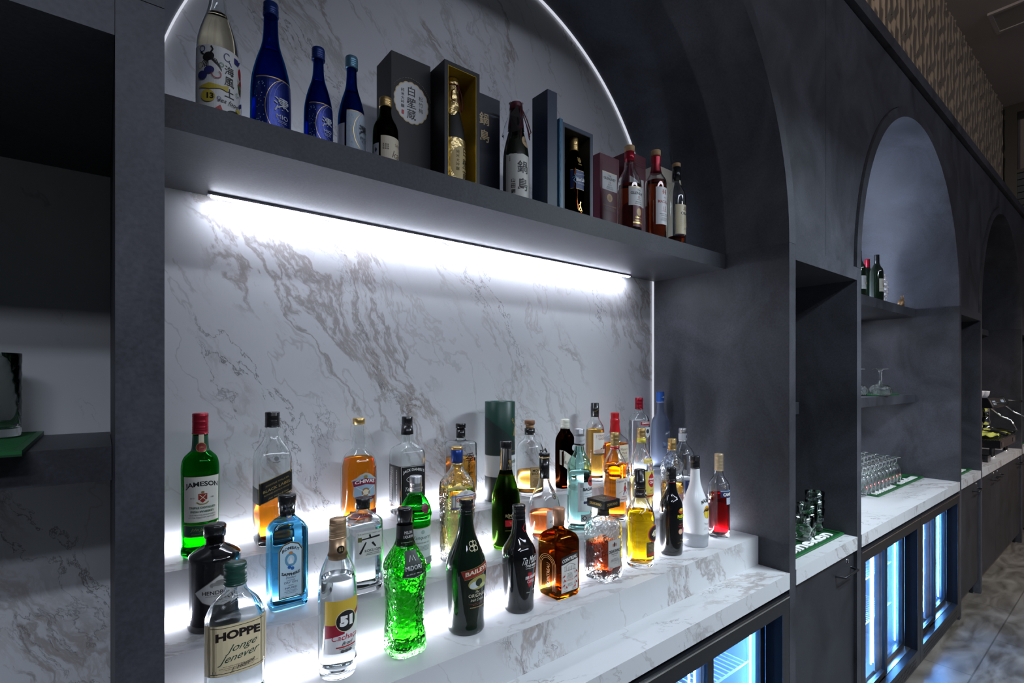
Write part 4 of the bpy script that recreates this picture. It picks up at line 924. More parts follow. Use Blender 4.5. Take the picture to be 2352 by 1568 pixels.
ba.text('BACARDI', 6, 14, 10, K, wd=52, bold=.05).text('CARTA BLANCA', 6, 1, 3.6, K, wd=40).text('SUPERIOR WHITE RUM', 6, -13, 2.4, K, wd=36).line([(-16, -7), (28, -7)], .5, K)
for i in range(6): ba.ell(-14 + i * 6.2, -26, 4.2, 4.2, (.04, .05, .10) if i != 3 else (.2, .05, .03))
ba.rect(-28, 20, -18, 34, (.35, .4, .4)).fine(-23, 14, 13, 16, (.2, .25, .25), 2.2, .7, 4).fine(-20, 44, 18, 2, (.3, .3, .3))
ba2 = A().rect(-26, -11, 34, 11, (.35, .37, .37)).poly([(-14, 8), (-5, 0), (-14, -8), (-23, 0)], K).poly([(-14, 5), (-9, 0), (-14, -5), (-19, 0)], (.55, .57, .57)).text('SANTIAGO DE CUBA', 14, 0, 3, K, wd=32)
bottle('rum_bottle', 'pale aqua white-rum bottle with white label and red round emblem', (1.169, 1.126, Z2), .272, .0385,
       [(0, .95), (.02, 1), (.66, 1), (.74, .98), (.81, .80), (.87, .52), (.91, .40), (1, .36)], G_AQU, (L_WAT, .68),
       cap=(.262, .316, .0150, C_SIL), labels=[('label', ba, .118, 0, None), ('lower_label', ba2, .044, 0, None), ('neck_label', A().rect(-46, -14, 46, 14, (.55, .57, .58)).text('Bacardi', 0, 2, 6, (.3, .3, .3), shear=.3, slope=.3).rect(-46, -14, 46, -9, K).text('WHITE RUM', 0, -11.5, 2.5, W), .279, 0, [(0, .0159), (1, .0159)])])
cm = A().rect(-32, -34, 32, 44, (.74, .66, .60)).text('Captain Morgan', 0, 32, 10, K, wd=60, arc=3).ell(4, 10, 7, 10, (.30, .02, .02)).ell(4, 22, 4, 4, (.3, .15, .08)).poly([(-2, 26), (10, 26), (4, 30)], K).line([(0, 2), (-4, -10)], 3.4, (.03, .05, .2)).line([(7, 2), (12, -8)], 3.4, (.03, .05, .2)).line([(8, 12), (20, 4)], 2.4, (.03, .05, .2)).line([(-2, 6), (-22, -4)], 1.6, (.5, .35, .2)).text('ORIGINAL', 0, -16, 3.6, (.35, .02, .02)).text('Spiced Gold', 0, -25, 7, (.42, .03, .02), wd=46)
bottle('rum_bottle', 'spiced-rum bottle with orange liquid and a label of a figure in a red coat', (1.352, 1.137, Z2), .252, .0405,
       [(0, .95), (.02, 1), (.60, 1), (.64, 1.02), (.72, 1.0), (.80, .80), (.88, .50), (.93, .37), (1, .34)], G_CLR, (L_AMB, .74),
       cap=(.244, .291, .0148, C_GLD), caps=[('red_band', [(.236, .0156), (.244, .0152), (.2441, .001)], C_RED)], labels=[('label', cm, .098, 0, None)])
hc = A().rect(-34, -45, 34, 45, (.72, .55, .10)).ell(4, 12, 17, 24, (.45, .01, .02)).text('Havana', 4, 18, 8, W, wd=32, bold=.03).text('Club', 4, 6, 9, W, wd=24, bold=.03).poly([(2, 42), (6, 42), (8, 34), (0, 34)], K).text('Nº 3', 4, -22, 6, K).text('EL RON DE CUBA', 4, -32, 3.4, (.4, .02, .02), wd=40).rect(-34, -44, 34, -38, (.40, .02, .02))
bottle('rum_bottle', 'rum bottle with yellow label and red oval emblem, gold cap, pale liquid', (1.494, 1.136, Z2), .252, .0415,
       [(0, .95), (.02, 1), (.62, 1), (.70, .96), (.78, .78), (.86, .54), (.92, .40), (1, .36)], G_CLR, (L_PAL, .50),
       cap=(.262, .297, .0152, C_GLD), caps=[('yellow_band', [(.246, .0160), (.262, .0154), (.2621, .001)], pm('yellow_paper', (.65, .55, .06), .5))], labels=[('label', hc, .105, 0, None), ('neck_label', A().rect(-26, -8, 26, 8, GOLD).rect(-25, -7, 25, 7, (.65, .5, .1)).text('Añejo 3 Años', 0, 0, 5, K), .185, 0, None)])
bu = A().rect(-28, -26, 28, 10, (.30, .16, .17)).frame(-27, -25, 27, 9, .6, GOLD).text('GOLD RUM', 0, -4, 6, GOLD, wd=36).fine(0, -13, 40, 3, GOLD, 3, .8)
bu = A().rect(-28, -26, 28, 10, (.30, .16, .17)).frame(-27, -25, 27, 9, .6, GOLD).fine(0, 0, 40, 7, GOLD, 3.2, .9)
bottle('rum_bottle', 'embossed clear bottle with gold cap and small maroon label, behind the black liqueur bottle', (1.624, 1.098, Z2), .216, .0405,
       [(0, .92), (.03, 1), (.10, .95), (.14, 1), (.70, 1), (.78, .94), (.86, .70), (.92, .42), (1, .36)], G_BUMP, (L_LAMB, .44),
       cap=(.212, .254, .0152, C_GLD), labels=[('label', bu, .050, 0, None)])
vk = A().rect(-34, -30, 34, 28, (.03, .05, .16)).frame(-32, -28, 32, 26, .6, W).fine(0, 18, 46, 12, W, 3.2, 1.0, 6)
bottle('rum_bottle', 'clear domed bottle with silver cap and dark blue label, by the dark side wall', (1.746, 1.133, Z2), .240, .0450,
       [(0, .93), (.02, 1), (.66, 1), (.76, .97), (.85, .74), (.91, .42), (.95, .33), (1, .33)], G_CLR, (L_WAT, .40),
       cap=(.232, .282, .0150, C_SIL), labels=[('label', vk, .062, -.1, None), ('neck_label', A().rect(-46, -12, 46, 12, (.5, .52, .56)).ell(0, 0, 4, 6, (.1, .1, .14)), .250, 0, [(0, .0158), (1, .0158)])])

# ---- front row
hp = A().rect(-47, -42, 47, 42, (.50, .42, .26)).rect(-46, -41, 46, 41, (.66, .55, .34)).rect(-46, 37, 46, 38, K).rect(-46, -38, 46, -37, K)
hp.text('HOPPE', 0, 22, 14.5, (.015, .008, .008), wd=68, bold=.05, arc=3).text('Jonge', 6, 2, 15, (.01, .05, .035), wd=44, shear=.6, slope=.12).text('Jenever', 2, -14, 15, (.01, .05, .035), wd=58, shear=.6, slope=.12)
hp.fine(0, -27, 60, 3, (.2, .15, .1), 2.4, .7, 3).text('J. Hoppe', 6, -29, 8, K, wd=36, shear=.5, slope=.25).text('1 l', -36, -33, 4, K)
bottle('jenever_bottle', 'broad clear flask with cream label and dark green cap, in the left foreground', (.178, .990, Z1), .228, .0465,
       [(0, .92), (.02, 1), (.66, 1), (.74, .98), (.82, .84), (.88, .55), (.92, .38), (1, .34)], G_CLR, (L_WAT, .60), n=2.6, asp=.66,
       cap=(.220, .256, .0178, C_GRN), labels=[('label', hp, .122, 0, 0), ('lower_label', A().rect(-20, -6, 44, 6, (.35, .40, .33)).rect(-20, -5, 44, 5, (.02, .12, .08)).ell(-4, 0, 10, 7, (.30, .08, .04)), .040, 0, 0)])
c5 = A().rect(-37, -50, 37, 50, (.70, .70, .70)).poly([(-37, 50), (37, 50), (37, 22), (20, 8), (-10, 2), (-37, 4)], (.62, .42, .05)).poly([(-37, 4), (-22, 4), (0, 8), (0, -14), (-20, -18), (-37, -22)], (.30, .01, .03)).poly([(37, 30), (20, 20), (22, 12), (37, 20)], (.30, .01, .03)).ell(4, 10, 21, 21, (.70, .60, .38)).ell(4, 10, 19.5, 19.5, K).text('51', 4, 10, 20, W, wd=26, bold=.08).text('Cachaça', 3, -22, 13, (.45, .01, .03), wd=54, shear=.2, arc=1).text('Brasil', 6, -32, 6.5, K, shear=.5)
c5.rect(-16, -39.5, 24, -37, (.45, .03, .03)).fine(4, -42, 38, 1, K, 2, .8)
for i in range(3): c5.ell(-4 + i * 7, -46, 4, 3, (.1, .1, .1))
bottle('cachaca_bottle', 'tall clear bottle with white and yellow label reading 51, gold-brown capsule', (0.359, 0.998, Z1), .262, .0365,
       [(0, .93), (.02, 1), (.60, 1), (.70, .98), (.78, .84), (.86, .58), (.92, .42), (1, .38)], G_CLR, (L_WAT, .72),
       cap=(.262, .300, .0162, C_DGLD), caps=[('neck_capsule', [(.222, .0172), (.2225, .0176), (.262, .0160), (.2621, .001)], C_DGLD)],
       labels=[('label', c5, .102, 0, None), ('neck_emblem', A().ell(0, 0, 7.5, 7.5, K).text('51', 0, 0, 7, GOLD, bold=.06), .243, 0, [(.2225, .0178), (.262, .0162)])])
md = A().poly([(-25, -22), (0, -27), (25, -22), (12, 26), (-12, 26)], (.02, .03, .025)).poly([(-25.5, -22.5), (0, -28), (25.5, -22.5), (25, -21.5), (0, -26.5), (-25, -21.5)], (.4, .45, .4)).text('MIDORI', 0, -6, 8.5, (.72, .76, .74), wd=36).line([(-7, 6), (-3, 17), (0, 8), (3, 17), (7, 6)], 1.4, (.7, .75, .72)).text('alc. 20% vol   700 ml', 0, -18, 2.6, W, wd=34)
mdn = A().rect(-46, -22, 46, 22, K).text('MELON', 0, 8, 6, W, wd=18).text('LIQUEUR', 0, -1, 6, W, wd=22).text('Japanese Style', 0, -12, 3, W)
rwv = random.Random(3); ph = [rwv.uniform(0, 6) for _ in range(8)]
bottle('liqueur_bottle', 'bright green melon liqueur bottle with bumpy glass and black neck label', (0.500, 0.992, Z1), .262, .0425,
       [(0, .92), (.02, .98), (.10, .94), (.30, .84), (.50, .90), (.64, 1.0), (.70, .98), (.78, .74), (.86, .48), (.92, .42), (1, .38)], G_CRK, (L_MEL, .93), n=3, seg=56,
       cap=(.268, .300, .0155, C_BLK, [(.262, .0150), (.272, .0150), (.2725, .0158), (.296, .0160), (.300, .0145), (.3001, .001)]), caps=[('neck_sleeve', [(.224, .0188), (.262, .0168), (.2621, .001)], C_BLK)],
       labels=[('label', md, .190, 0, 0), ('neck_label', mdn, .243, 0, [(.224, .0189), (.262, .0169)])],
       wob=lambda h, i: 1 + (.018 * math.sin(h * 420 + i * 1.9) * math.sin(i * 1.1 + h * 150) if h < .18 else 0))
by = A().poly([(-38, 36), (38, 50), (38, 34), (-30, 19)], (.28, .03, .02)).text('BAILEYS', 2, 35, 9.5, CREAM, wd=60, bold=.03, slope=.17, arc=2)
by.line([(-38, 37), (0, 45), (38, 51)], 1, GOLD).line([(-30, 18), (0, 26), (38, 33)], 1, GOLD).ell(4, 10, 26, 15, (.35, .33, .10), rot=.15).ell(-6, 6, 13, 8, (.55, .62, .62), rot=.2).ell(4, 10, 9, 9, (.02, .03, .02)).ell(16, 2, 10, 5, (.45, .48, .20)).text('The', 0, -10, 5, CREAM, shear=.4).text('ORIGINAL', 2, -18, 7.5, CREAM, wd=46).text('Irish Cream', 2, -28, 6, CREAM, wd=34, shear=.4).rect(-20, -37, 24, -36.4, (.3, .05, .03)).fine(2, -40, 34, 1, (.35, .1, .06)).fine(2, -46, 52, 1, (.35, .22, .1), 2, 2.4)
be = A()
for x in (-5, 5):
    for y in (-5, 5): be.ring(x, y, 5.5, 5.5, 1.6, (.62, .55, .34))
be.line([(0, -12), (0, 12)], 1.6, (.62, .55, .34))
bottle('liqueur_bottle', 'black-green bottle of cream liqueur with dark red banner label, centre of the front row', (0.653, 0.988, Z1), .272, .0465,
       [(0, .86), (.02, .93), (.10, .86), (.30, .94), (.46, 1.0), (.56, 1.0), (.66, .80), (.76, .52), (.86, .38), (1, .35)], O_GRNBLK, None, opaque=True,
       cap=(.262, .297, .0162, C_BLK), caps=[('cap_disc', [(.297, .0150), (.2976, .0150), (.2977, .001)], C_GLD)], labels=[('label', by, .108, 0, None), ('emblem', be, .196, 0, None)])
tm = A().text('Tia Maria', 2, 22, 17, W, wd=48, shear=.35, slope=.12).text('COLD BREW', 4, 8, 5, W, wd=34, bold=.03).text('COFFEE LIQUEUR', 4, 1.5, 3, W, wd=34).poly([(-6, -8), (6, -10), (10, -22), (8, -40), (-2, -46), (-8, -30)], (.4, .02, .03)).text('100% ARABICA', 4, -20, 8, W, wd=34, bold=.03, slope=.1).text('COFFEE', 4, -31, 7, W, wd=24).text('20%vol', -4, -58, 2.6, W).text('700ml', 14, -54, 2.6, W)
tmn = A().line([(2, 10), (-4, -2), (0, -10), (7, -8)], 2.4, (.45, .02, .03))
bottle('liqueur_bottle', 'small dark coffee liqueur bottle with white script, left of the amber square bottle', (0.813, 0.991, Z1), .235, .0440,
       [(0, .80), (.02, .86), (.10, .82), (.34, .94), (.54, 1.0), (.64, .94), (.72, .66), (.80, .44), (.90, .39), (1, .36)], O_BLK, None, opaque=True,
       cap=(.222, .258, .0162, C_BLK), labels=[('label', tm, .110, 0, None), ('neck_label', tmn, .205, .1, None)])
ct = A().rect(-30, -54, 30, 38, (.62, .60, .56)).poly([(-30, 38), (30, 46), (30, 28), (-30, 18)], K).text('COINTREAU', 0, 31.5, 9.5, (.66, .64, .6), wd=54, slope=.13, bold=.03).rect(-30, -54, 30, -53, K).text('L’UNIQUE', 0, -24, 5, (.45, .04, .01), wd=26)
for i in range(7): ct.line([(-18 + i * 6, 2), (-18 + i * 6, 12)], .7, K)
ct.line([(-20, 12), (0, 20), (20, 12)], .8, K).line([(-20, 2), (20, 2)], .8, K).fine(0, -6, 22, 5, K, 3, .8, 4).fine(0, -32, 22, 3, K, 3, .8, 5).text('40% vol', -18, -48, 3, K).text('LIQUEUR', 14, -48, 3, K)
for x, y, s_ in ((-22, -10, 1), (-20, -22, -1), (-23, -34, 1), (22, -4, -1), (21, -18, 1), (22, -32, -1), (16, -42, 1), (-14, -40, -1)): ct.ell(x, y, 3.4, 2.2, (.5, .03, .02), rot=.6 * s_).line([(x, y), (x + 3 * s_, y + 5)], 1.2, K)
cs = A(); EMB = pm('embossed_glass_edge', (.55, .28, .10), .12, spec=1.0)
for r_ in (32, 27, 22):
    cs.line([(-r_, -50)] + [(-r_ * math.cos(PI * t / 16), 12 + r_ * .9 * math.sin(PI * t / 16)) for t in range(17)] + [(r_, -50)], 1.1, EMB)
cs.text('COINTREAU', 4, -12, 11, EMB, wd=62, rot=PI / 2)
bottle('liqueur_bottle', 'square amber glass orange-liqueur bottle with printed label and embossed arch on its side', (0.952, 0.993, Z1), .192, .0415,
       [(0, .93), (.02, 1), (.70, 1), (.76, .99), (.83, .88), (.88, .58), (.91, .36), (1, .33)], G_AMB, (liq('orange', (.97, .80, .50)), .6), n=9,
       caps=[('cap', [(.182, .0155), (.194, .0152), (.1945, .0160), (.226, .0165), (.228, .0150), (.2281, .001)], C_COP), ('medallion', [(.168, .0165), (.1685, .001)], C_COP)], labels=[('label', ct, .072, 0, 0), ('embossed_arch', cs, .072, 0, 3)])
ds = A().rect(-27, -44, 27, 36, (.25, .24, .22)).rect(-26.3, -43.3, 26.3, 35.3, (.42, .40, .37)).ell(0, 22, 3, 7, K).ell(-6, 21, 2.5, 5, (.3, .1, .05)).ell(6, 21, 2.5, 5, (.3, .1, .05)).text('DISARONNO', 0, 4, 9, K, wd=47, bold=.03).text('ORIGINALE', 0, -4, 3.4, K, wd=28).text('SINCE 1525', 0, -9.5, 2.4, K).fine(0, -18, 32, 3, K, 2.8, .7).fine(0, -29, 16, 1, K).text('28% vol', -16, -39, 2.6, K).text('1 l', 16, -39, 2.6, K).line([(12, -34), (17, -20), (20, -32), (22, -16)], .7, K)
def dcap(root, P):
    o = boxo('square_cap', (-.0330, .0330, -.0330, .0330, .205, .228), C_BLK, root, bevel=.0025)
    for f_, rz in ((0, 0), (3, -PI / 2)):
        fn = lambda x, z, off, rz=rz: Matrix.Rotation(rz, 3, 'Z') @ Vector((x, -.0332 - off, .2165 + z))
        A().text('DISARONNO', 0, 0, 8, GOLD, wd=44, bold=.03).build('cap_lettering', fn, o)
    Art().ell(0, 0, 13, 13, (.04, .04, .04)).ring(0, 0, 11, 11, 1, GOLD).text('D', 0, 0, 10, GOLD).build('cap_emblem', lambda x, z, off: Vector((x, z, .2281 + off)), o)
    lathe('neck_collar', [(.180, .0165), (.205, .0165), (.2051, .001)], pm('pewter', (.25, .24, .23), .35, .8), root, 28)
bottle('liqueur_bottle', 'square rippled glass amaretto bottle with oversized square black cap', (1.130, 0.993, Z1), .200, .0415,
       [(0, .93), (.02, 1), (.70, 1), (.76, .98), (.82, .86), (.87, .55), (.90, .42), (1, .38)], G_BUMP, (liq('dark_amber', (.42, .13, .05)), .52), n=8, labels=[('label', ds, .082, 0, 0)], extra=dcap)
l4 = A().rect(-20, -66, 36, -20, (.12, .09, .05)).rect(-20, -62, 36, -54, (.40, .05, .02)).fine(8, -30, 44, 5, (.4, .3, .12), 4, 1.2, 6).ell(10, 4, 27, 27, GOLD).ell(10, 4, 25, 25, (.40, .02, .02)).ell(10, 4, 22, 22, (.02, .015, .012)).text('43', 10, 4, 20, (.80, .72, .5), wd=26, bold=.06)
l4n = A().rect(-50, -14, 50, 14, (.025, .012, .012)).rect(-50, 12.5, 50, 13.5, GOLD).rect(-50, -13.5, 50, -12.5, GOLD).ell(6, 0, 11, 11, (.5, .4, .2)).ell(6, 0, 10, 10, K).text('43', 6, 0, 9, W, bold=.05).text('Licor', -18, 0, 6, W, shear=.4)
bottle('liqueur_bottle', 'yellow vanilla liqueur bottle with round emblem reading 43 and black capsule', (1.295, 0.990, Z1), .252, .0445,
       [(0, .90), (.02, .96), (.30, .97), (.56, 1), (.64, .97), (.72, .74), (.80, .50), (.90, .40), (1, .36)], G_CLR, (L_YEL, .66),
       cap=(.232, .294, .0168, C_BLK, [(.232, .0170), (.262, .0170), (.2625, .0160), (.292, .0160), (.294, .0145), (.2941, .001)]), labels=[('label', l4, .100, 0, None), ('neck_label', l4n, .222, 0, None)])
pa = A().ell(2, 30, 14, 9, (.5, .08, .02)).ell(2, 34, 10, 5, (.75, .55, .05)).text('PASSOÃ', 4, 14, 13, (.75, .68, .02), wd=40, bold=.05).text('THE PASSION DRINK', 4, 4, 3, (.2, .6, .1), wd=30).text('WITH NATURAL', 4, -12, 3.4, (.6, .25, .1), wd=26).text('PASSION FRUIT', 4, -19, 4.6, (.45, .02, .03), wd=32).ell(-4, -36, 9, 9, (.6, .3, .22)).ell(-4, -36, 6.5, 6.5, (.75, .5, .3)).ell(12, -32, 9, 9, (.6, .3, .22)).ell(12, -32, 6.5, 6.5, (.35, .02, .12)).text('17% vol  70 cl', 4, -62, 2.8, GOLD).line([(-16, -72), (24, -72)], .8, GOLD)
bottle('liqueur_bottle', 'black passion-fruit liqueur bottle with bright yellow lettering', (1.461, .991, Z1), .236, .0375,
       [(0, .90), (.03, .98), (.40, 1), (.66, 1), (.74, .90), (.82, .60), (.90, .46), (1, .42)], O_BLK, None, opaque=True,
       cap=(.240, .280, .0158, C_BLK), caps=[('neck_sleeve', [(.205, .0165), (.240, .0150), (.2401, .001)], C_BLK)], labels=[('label', pa, .115, 0, None), ('neck_label', A().text('PASSOÃ', 4, 0, 7, (.7, .62, .05), wd=24, bold=.04).rect(-46, -9, 46, -7.6, RED).rect(-46, 7.6, 46, 9, RED), .226, 0, [(.205, .0167), (.240, .0152)])])
ml = A().text('MALIBU', 2, 34, 12, (.02, .02, .02), wd=46, bold=.03, arc=6).ell(2, 2, 16, 22, (.75, .35, .02)).ell(2, -4, 14, 15, (.80, .60, .05)).line([(4, -20), (2, 6)], 1.8, K)
for t in range(7): ml.line([(2, 6), (2 + 14 * math.cos(t * .52), 8 + 9 * math.sin(t * .52)), (2 + 20 * math.cos(t * .52), 2 + 10 * math.sin(t * .52))], [2.4, 2.6, .6], K)
ml.text('ORIGINAL', 2, -34, 5, (.2, .2, .2), wd=30, arc=-4).fine(2, -50, 34, 3, (.3, .3, .3), 3, .7)
bottle('rum_bottle', 'white coconut-rum bottle with palm tree and sunset emblem, black cap', (1.600, 0.990, Z1), .262, .0445,
       [(0, .88), (.02, .96), (.40, 1), (.52, 1), (.62, .82), (.74, .52), (.84, .38), (1, .34)], O_WHT, None, opaque=True,
       cap=(.264, .306, .0165, C_BLK), labels=[('label', ml, .118, 0, None)], caps=[('clear_base', [(0.0, .0385), (.001, .0425), (.046, .0455), (.0461, .0445)], frosted('clear_base_glass', (.95, .96, .98), .15))])
ca = A().rect(-34, 16, 34, 36, (.02, .03, .10)).rect(-34, 36, 34, 40, (.25, .4, .6)).text('CAMPARI', 3, 26, 12, W, wd=56, bold=.06).rect(-12, -10, 34, 14, (.50, .56, .68)).text('Campari', 12, 6, 5, (.3, .1, .12), shear=.4).fine(12, -2, 28, 2, (.3, .1, .15), 3, .7)
bottle('aperitif_bottle', 'red aperitif bottle with dark blue band and gold cap, rightmost in the front row', (1.752, .988, Z1), .252, .0375,
       [(0, .95), (.02, 1), (.66, 1), (.74, .98), (.80, .82), (.85, .54), (.90, .40), (1, .36)], glass('fluted_glass', (.97, .98, .98), 1.45), (L_RED, .62),
       cap=(.238, .300, .0150, pm('cap_pale_gold', (.62, .48, .30), .38, .5)), labels=[('label', ca, .132, 0, None)], wob=lambda h, i: 1 + (.012 * (i % 2) if h < .085 else 0))
# ------------------------------------------------------------------ on the long shelf
ZS = 2.0493
sea = A().rect(-55, -74, 62, 74, (.70, .70, .69))
NV = (.03, .03, .16)
sea.ell(-22, 52, 11, 8, K, rot=.5)
for k in range(5): sea.line([(-22, 52), (-34 + k * 3, 40 - k * 2), (-32 + k * 4, 32)], 1.6, K).line([(-22, 52), (-8 + k * 2, 48 - k * 4), (-4 + k, 36 - k * 2)], 1.3, K)
sea.line([(-18, 58), (-14, 66), (-17, 72)], 3, K).line([(-30, 55), (-36, 60)], 3, K).ring(-33, 66, 6, 6, 1.4, NV).ring(10, 58, 6, 8, 1.4, NV, a0=40, a1=330).line([(13, 52), (18, 44)], 1.4, NV).rect(24, 54, 36, 66, NV, 2).poly([(36, 64), (44, 68), (38, 58)], NV)
sea.text('海', 14, 34, 17, K).text('風', 14, 13, 17, K).text('土', 14, -8, 17, K).text('sea food', 14, -26, 8, K, shear=.4).fine(18, -32, 20, 1, K)
sea.ell(44, 42, 8, 12, (.45, .02, .02), rot=.4)
for k in range(6): 
    a_ = -2.6 + k * .5; sea.line([(46, 32), (46 + 12 * math.cos(a_), 26 + 12 * math.sin(a_)), (46 + 16 * math.cos(a_ + .5), 22 + 20 * math.sin(a_ + .3)), (46 + 12 * math.cos(a_ + .9), 20 + 20 * math.sin(a_ + .6))], [4, 3.4, 2.6, 1], (.45, .02, .02))
sea.ell(-20, 26, 9, 7, NV, rot=.4).ell(-32, 16, 9, 8, NV).ring(-36, 34, 5, 6, 1, (.35, .33, .05)).ring(0, 40, 4, 4, 1, (.05, .2, .1)).ring(-8, 20, 8, 8, 1.6, (.4, .05, .05), a0=-200, a1=60).poly([(-40, -6), (-20, 2), (2, 0), (12, 4), (10, -8), (0, -5), (-20, -9)], (.55, .42, .04)).ell(-22, -22, 12, 11, (.58, .45, .05)).text('13', -18, -22, 11, K, bold=.05).poly([(32, 20), (38, 6), (44, 0), (42, 14), (36, 18)], (.03, .18, .04)).line([(38, 18), (32, 30)], 1.4, (.03, .18, .04))
sea.ring(30, -4, 4, 4, 1, (.05, .2, .1)).ring(-4, -24, 3.4, 3.4, 1, NV).poly([(36, -18), (48, -10), (60, -16), (62, -40), (54, -24), (46, -20), (36, -26)], NV).ell(32, -34, 5, 4, (.55, .42, .05)).poly([(-40, -36), (-34, -44), (-44, -46)], (.45, .03, .02)).poly([(-10, -44), (-2, -36), (2, -46)], (.45, .03, .02)).ell(20, -46, 14, 7, K, rot=.3).ell(44, -52, 12, 8, K)
bottle('sake_bottle', 'tall clear sake bottle with white sea-life label, leftmost on the long shelf', (.173, 1.13, ZS), .345, .0375,
       [(0, .95), (.02, 1), (.44, 1), (.52, .93), (.60, .72), (.67, .50), (.76, .36), (1, .34)], G_CLR, (liq('sake', (.93, .86, .72)), .655), cap=(.335, .365, .0152, C_SIL), labels=[('label', sea, .0755, 0, None)])
def mio(c, ink, small):
    s_ = .74 if small else 1
    a = A().rect(-44 * s_, -60 * s_, 44 * s_, 60 * s_, c).rect(-44 * s_, 58 * s_, 44 * s_, 60 * s_, GOLD)
    a.ring(24 * s_, 0, 48 * s_, 62 * s_, 1.0, GOLD, a0=110, a1=250).ring(28 * s_, 6 * s_, 44 * s_, 58 * s_, .6, (.3, .3, .5), a0=110, a1=250).ring(30 * s_, 10 * s_, 38 * s_, 52 * s_, .6, (.3, .3, .5), a0=110, a1=250)
    rr = random.Random(5)
    for i in range(30): a.ell((-40 + rr.random() * 16) * s_, (-50 + rr.random() * 100) * s_, 1.0 * s_, 1.0 * s_, (.25, .45, .65), n=8)
    a.text('澪', 8 * s_, 6 * s_, 30 * s_, ink, bold=.01).text('MIO', 9 * s_, -18 * s_, 9 * s_, ink, wd=24 * s_).fine(9 * s_, -27 * s_, 26 * s_, 2, ink, 3, .8).text('SPARKLING SAKE', 36 * s_, 10 * s_, 4 * s_, ink, wd=50 * s_, rot=PI / 2)
    return a
BLL = pm('label_metallic_blue', (.006, .02, .17), .25, .5); BLP = (.42, .50, .58); SIL = (.55, .58, .65)
MP = [(0, .93), (.015, 1), (.38, 1), (.50, .94), (.62, .72), (.72, .46), (.80, .37), (.92, .35), (1, .33)]
G_MIO = glass('cobalt_glass', (0.03, 0.30, 0.62)); L_MIO = liq('blue_tinted', (.45, .75, .95))
bottle('sake_bottle', 'large cobalt blue sparkling sake bottle with metallic blue label, on the long shelf', (.273, 1.15, ZS), .300, .0390, MP, G_MIO, (L_MIO, .70), cap=(.281, .3075, .0150, pm('cap_navy', (.008, .03, .16), .3, .3)), labels=[('label', mio(BLL, SIL, False), .078, .1, None)])
bottle('sake_bottle', 'small cobalt blue sake bottle with metallic blue label, second of the blue bottles', (.361, 1.12, ZS), .228, .0295, MP, G_MIO, (L_MIO, .72), cap=(.209, .234, .0135, pm('cap_navy', (.008, .03, .16), .3, .3)), labels=[('label', mio(BLL, SIL, True), .062, .1, None)])
bottle('sake_bottle', 'small cobalt blue sake bottle with pale grey-blue label and light blue cap', (.434, 1.12, ZS), .236, .0300, MP, G_MIO, (L_MIO, .70), cap=(.218, .244, .0135, pm('cap_light_blue', (.12, .25, .35), .3, .5)),
       labels=[('label', mio(BLP, K, True), .070, .35, None), ('back_label', A().rect(-16, -30, 14, 30, (.45, .45, .52)), .055, -1.35, None)])
kn = A().rect(-30, -34, 34, 34, (.62, .54, .40)).text('SAKE', 14, 18, 7, (.2, .12, .08)).text('kan', 12, -4, 16, (.12, .06, .04), shear=.3)
for i in range(3): kn.text('純米酒', -24 + i * 5, 10, 4, K, rot=-PI / 2)
bottle('sake_bottle', 'short dark green sake bottle with gold cap standing before the black gift box', (.497, 1.08, ZS), .150, .0285,
       [(0, .93), (.02, 1), (.50, 1), (.62, .92), (.72, .62), (.80, .44), (1, .42)], G_DGR, None, cap=(.136, .157, .0138, C_GLD), labels=[('label', kn, .028, .25, None), ('side_label', A().rect(-10, -16, 8, 18, (.45, .45, .50)).poly([(-4, 4), (0, 10), (4, 4), (0, -2)], K), .028, -1.25, None)])
BXK = pm('box_black', (.010, .010, .012), .5); BXN = pm('box_navy', (.006, .010, .022), .45); BXB = pm('box_blue', (.008, .022, .055), .45); BXM = pm('box_maroon', (.10, .008, .022), .4)
def gift(label, x0, x1, y0, y1, h, mat, arts=(), extra=None, z=ZS):
    root = empty('gift_box', ((x0 + x1) / 2, y0, z), label, 'box'); hw = (x1 - x0) / 2
    boxo('box_body', (-hw, hw, 0, y1 - y0, 0, h), mat, root, bevel=.0012)
    for nm, art, zc in arts: art.build(nm, on_plane((0, -.0001, zc), (1, 0, 0), (0, 0, 1), (0, -1, 0)), root)
    return root
def openbox(label, x0, x1, y0, y1, h, mat, inner, t=.010, lip=.004):
    root = empty('gift_box', ((x0 + x1) / 2, y0, ZS), label, 'box'); hw = (x1 - x0) / 2; d = y1 - y0
    multibox('box_body', [(-hw, -hw + t, 0, d, 0, h), (hw - t, hw, 0, d, 0, h), (-hw + t, hw - t, 0, d, h - t, h), (-hw + t, hw - t, 0, d, 0, .004), (-hw + t, hw - t, d - .004, d, .004, h - t)], mat, root, bevel=.0006)
    q = .0012
    multibox('lining', [(-hw + t, -hw + t + q, .0008, d - .004, .004, h - t), (hw - t - q, hw - t, .0008, d - .004, .004, h - t), (-hw + t + q, hw - t - q, .0008, d - .004, h - t - q, h - t), (-hw + t + q, hw - t - q, d - .0055, d - .004, .004, h - t - q), (-hw + t + q, hw - t - q, .0008, d - .0055, .004, .0055)], inner, root)
    return root
sc_ = A(); N_ = 18
P_ = []
for k in range(N_ * 8):
    t = 2 * PI * k / (N_ * 8); rr_ = 1 + .045 * abs(math.sin(N_ * t / 2)); P_.append((45 * rr_ * math.cos(t), 49 * rr_ * math.sin(t)))
sc_.poly([(x * 1.03, y * 1.03) for x, y in P_], (.65, .48, .20)).poly([(x * .985, y * .985) for x, y in P_], (.70, .70, .70))
for i, c_ in enumerate('白壁蔵'): sc_.text(c_, 0, 29 - i * 29, 25, K, bold=.008)
for i, c_ in enumerate('松竹梅'): sc_.text(c_, 26, 18 - i * 15, 12, K)
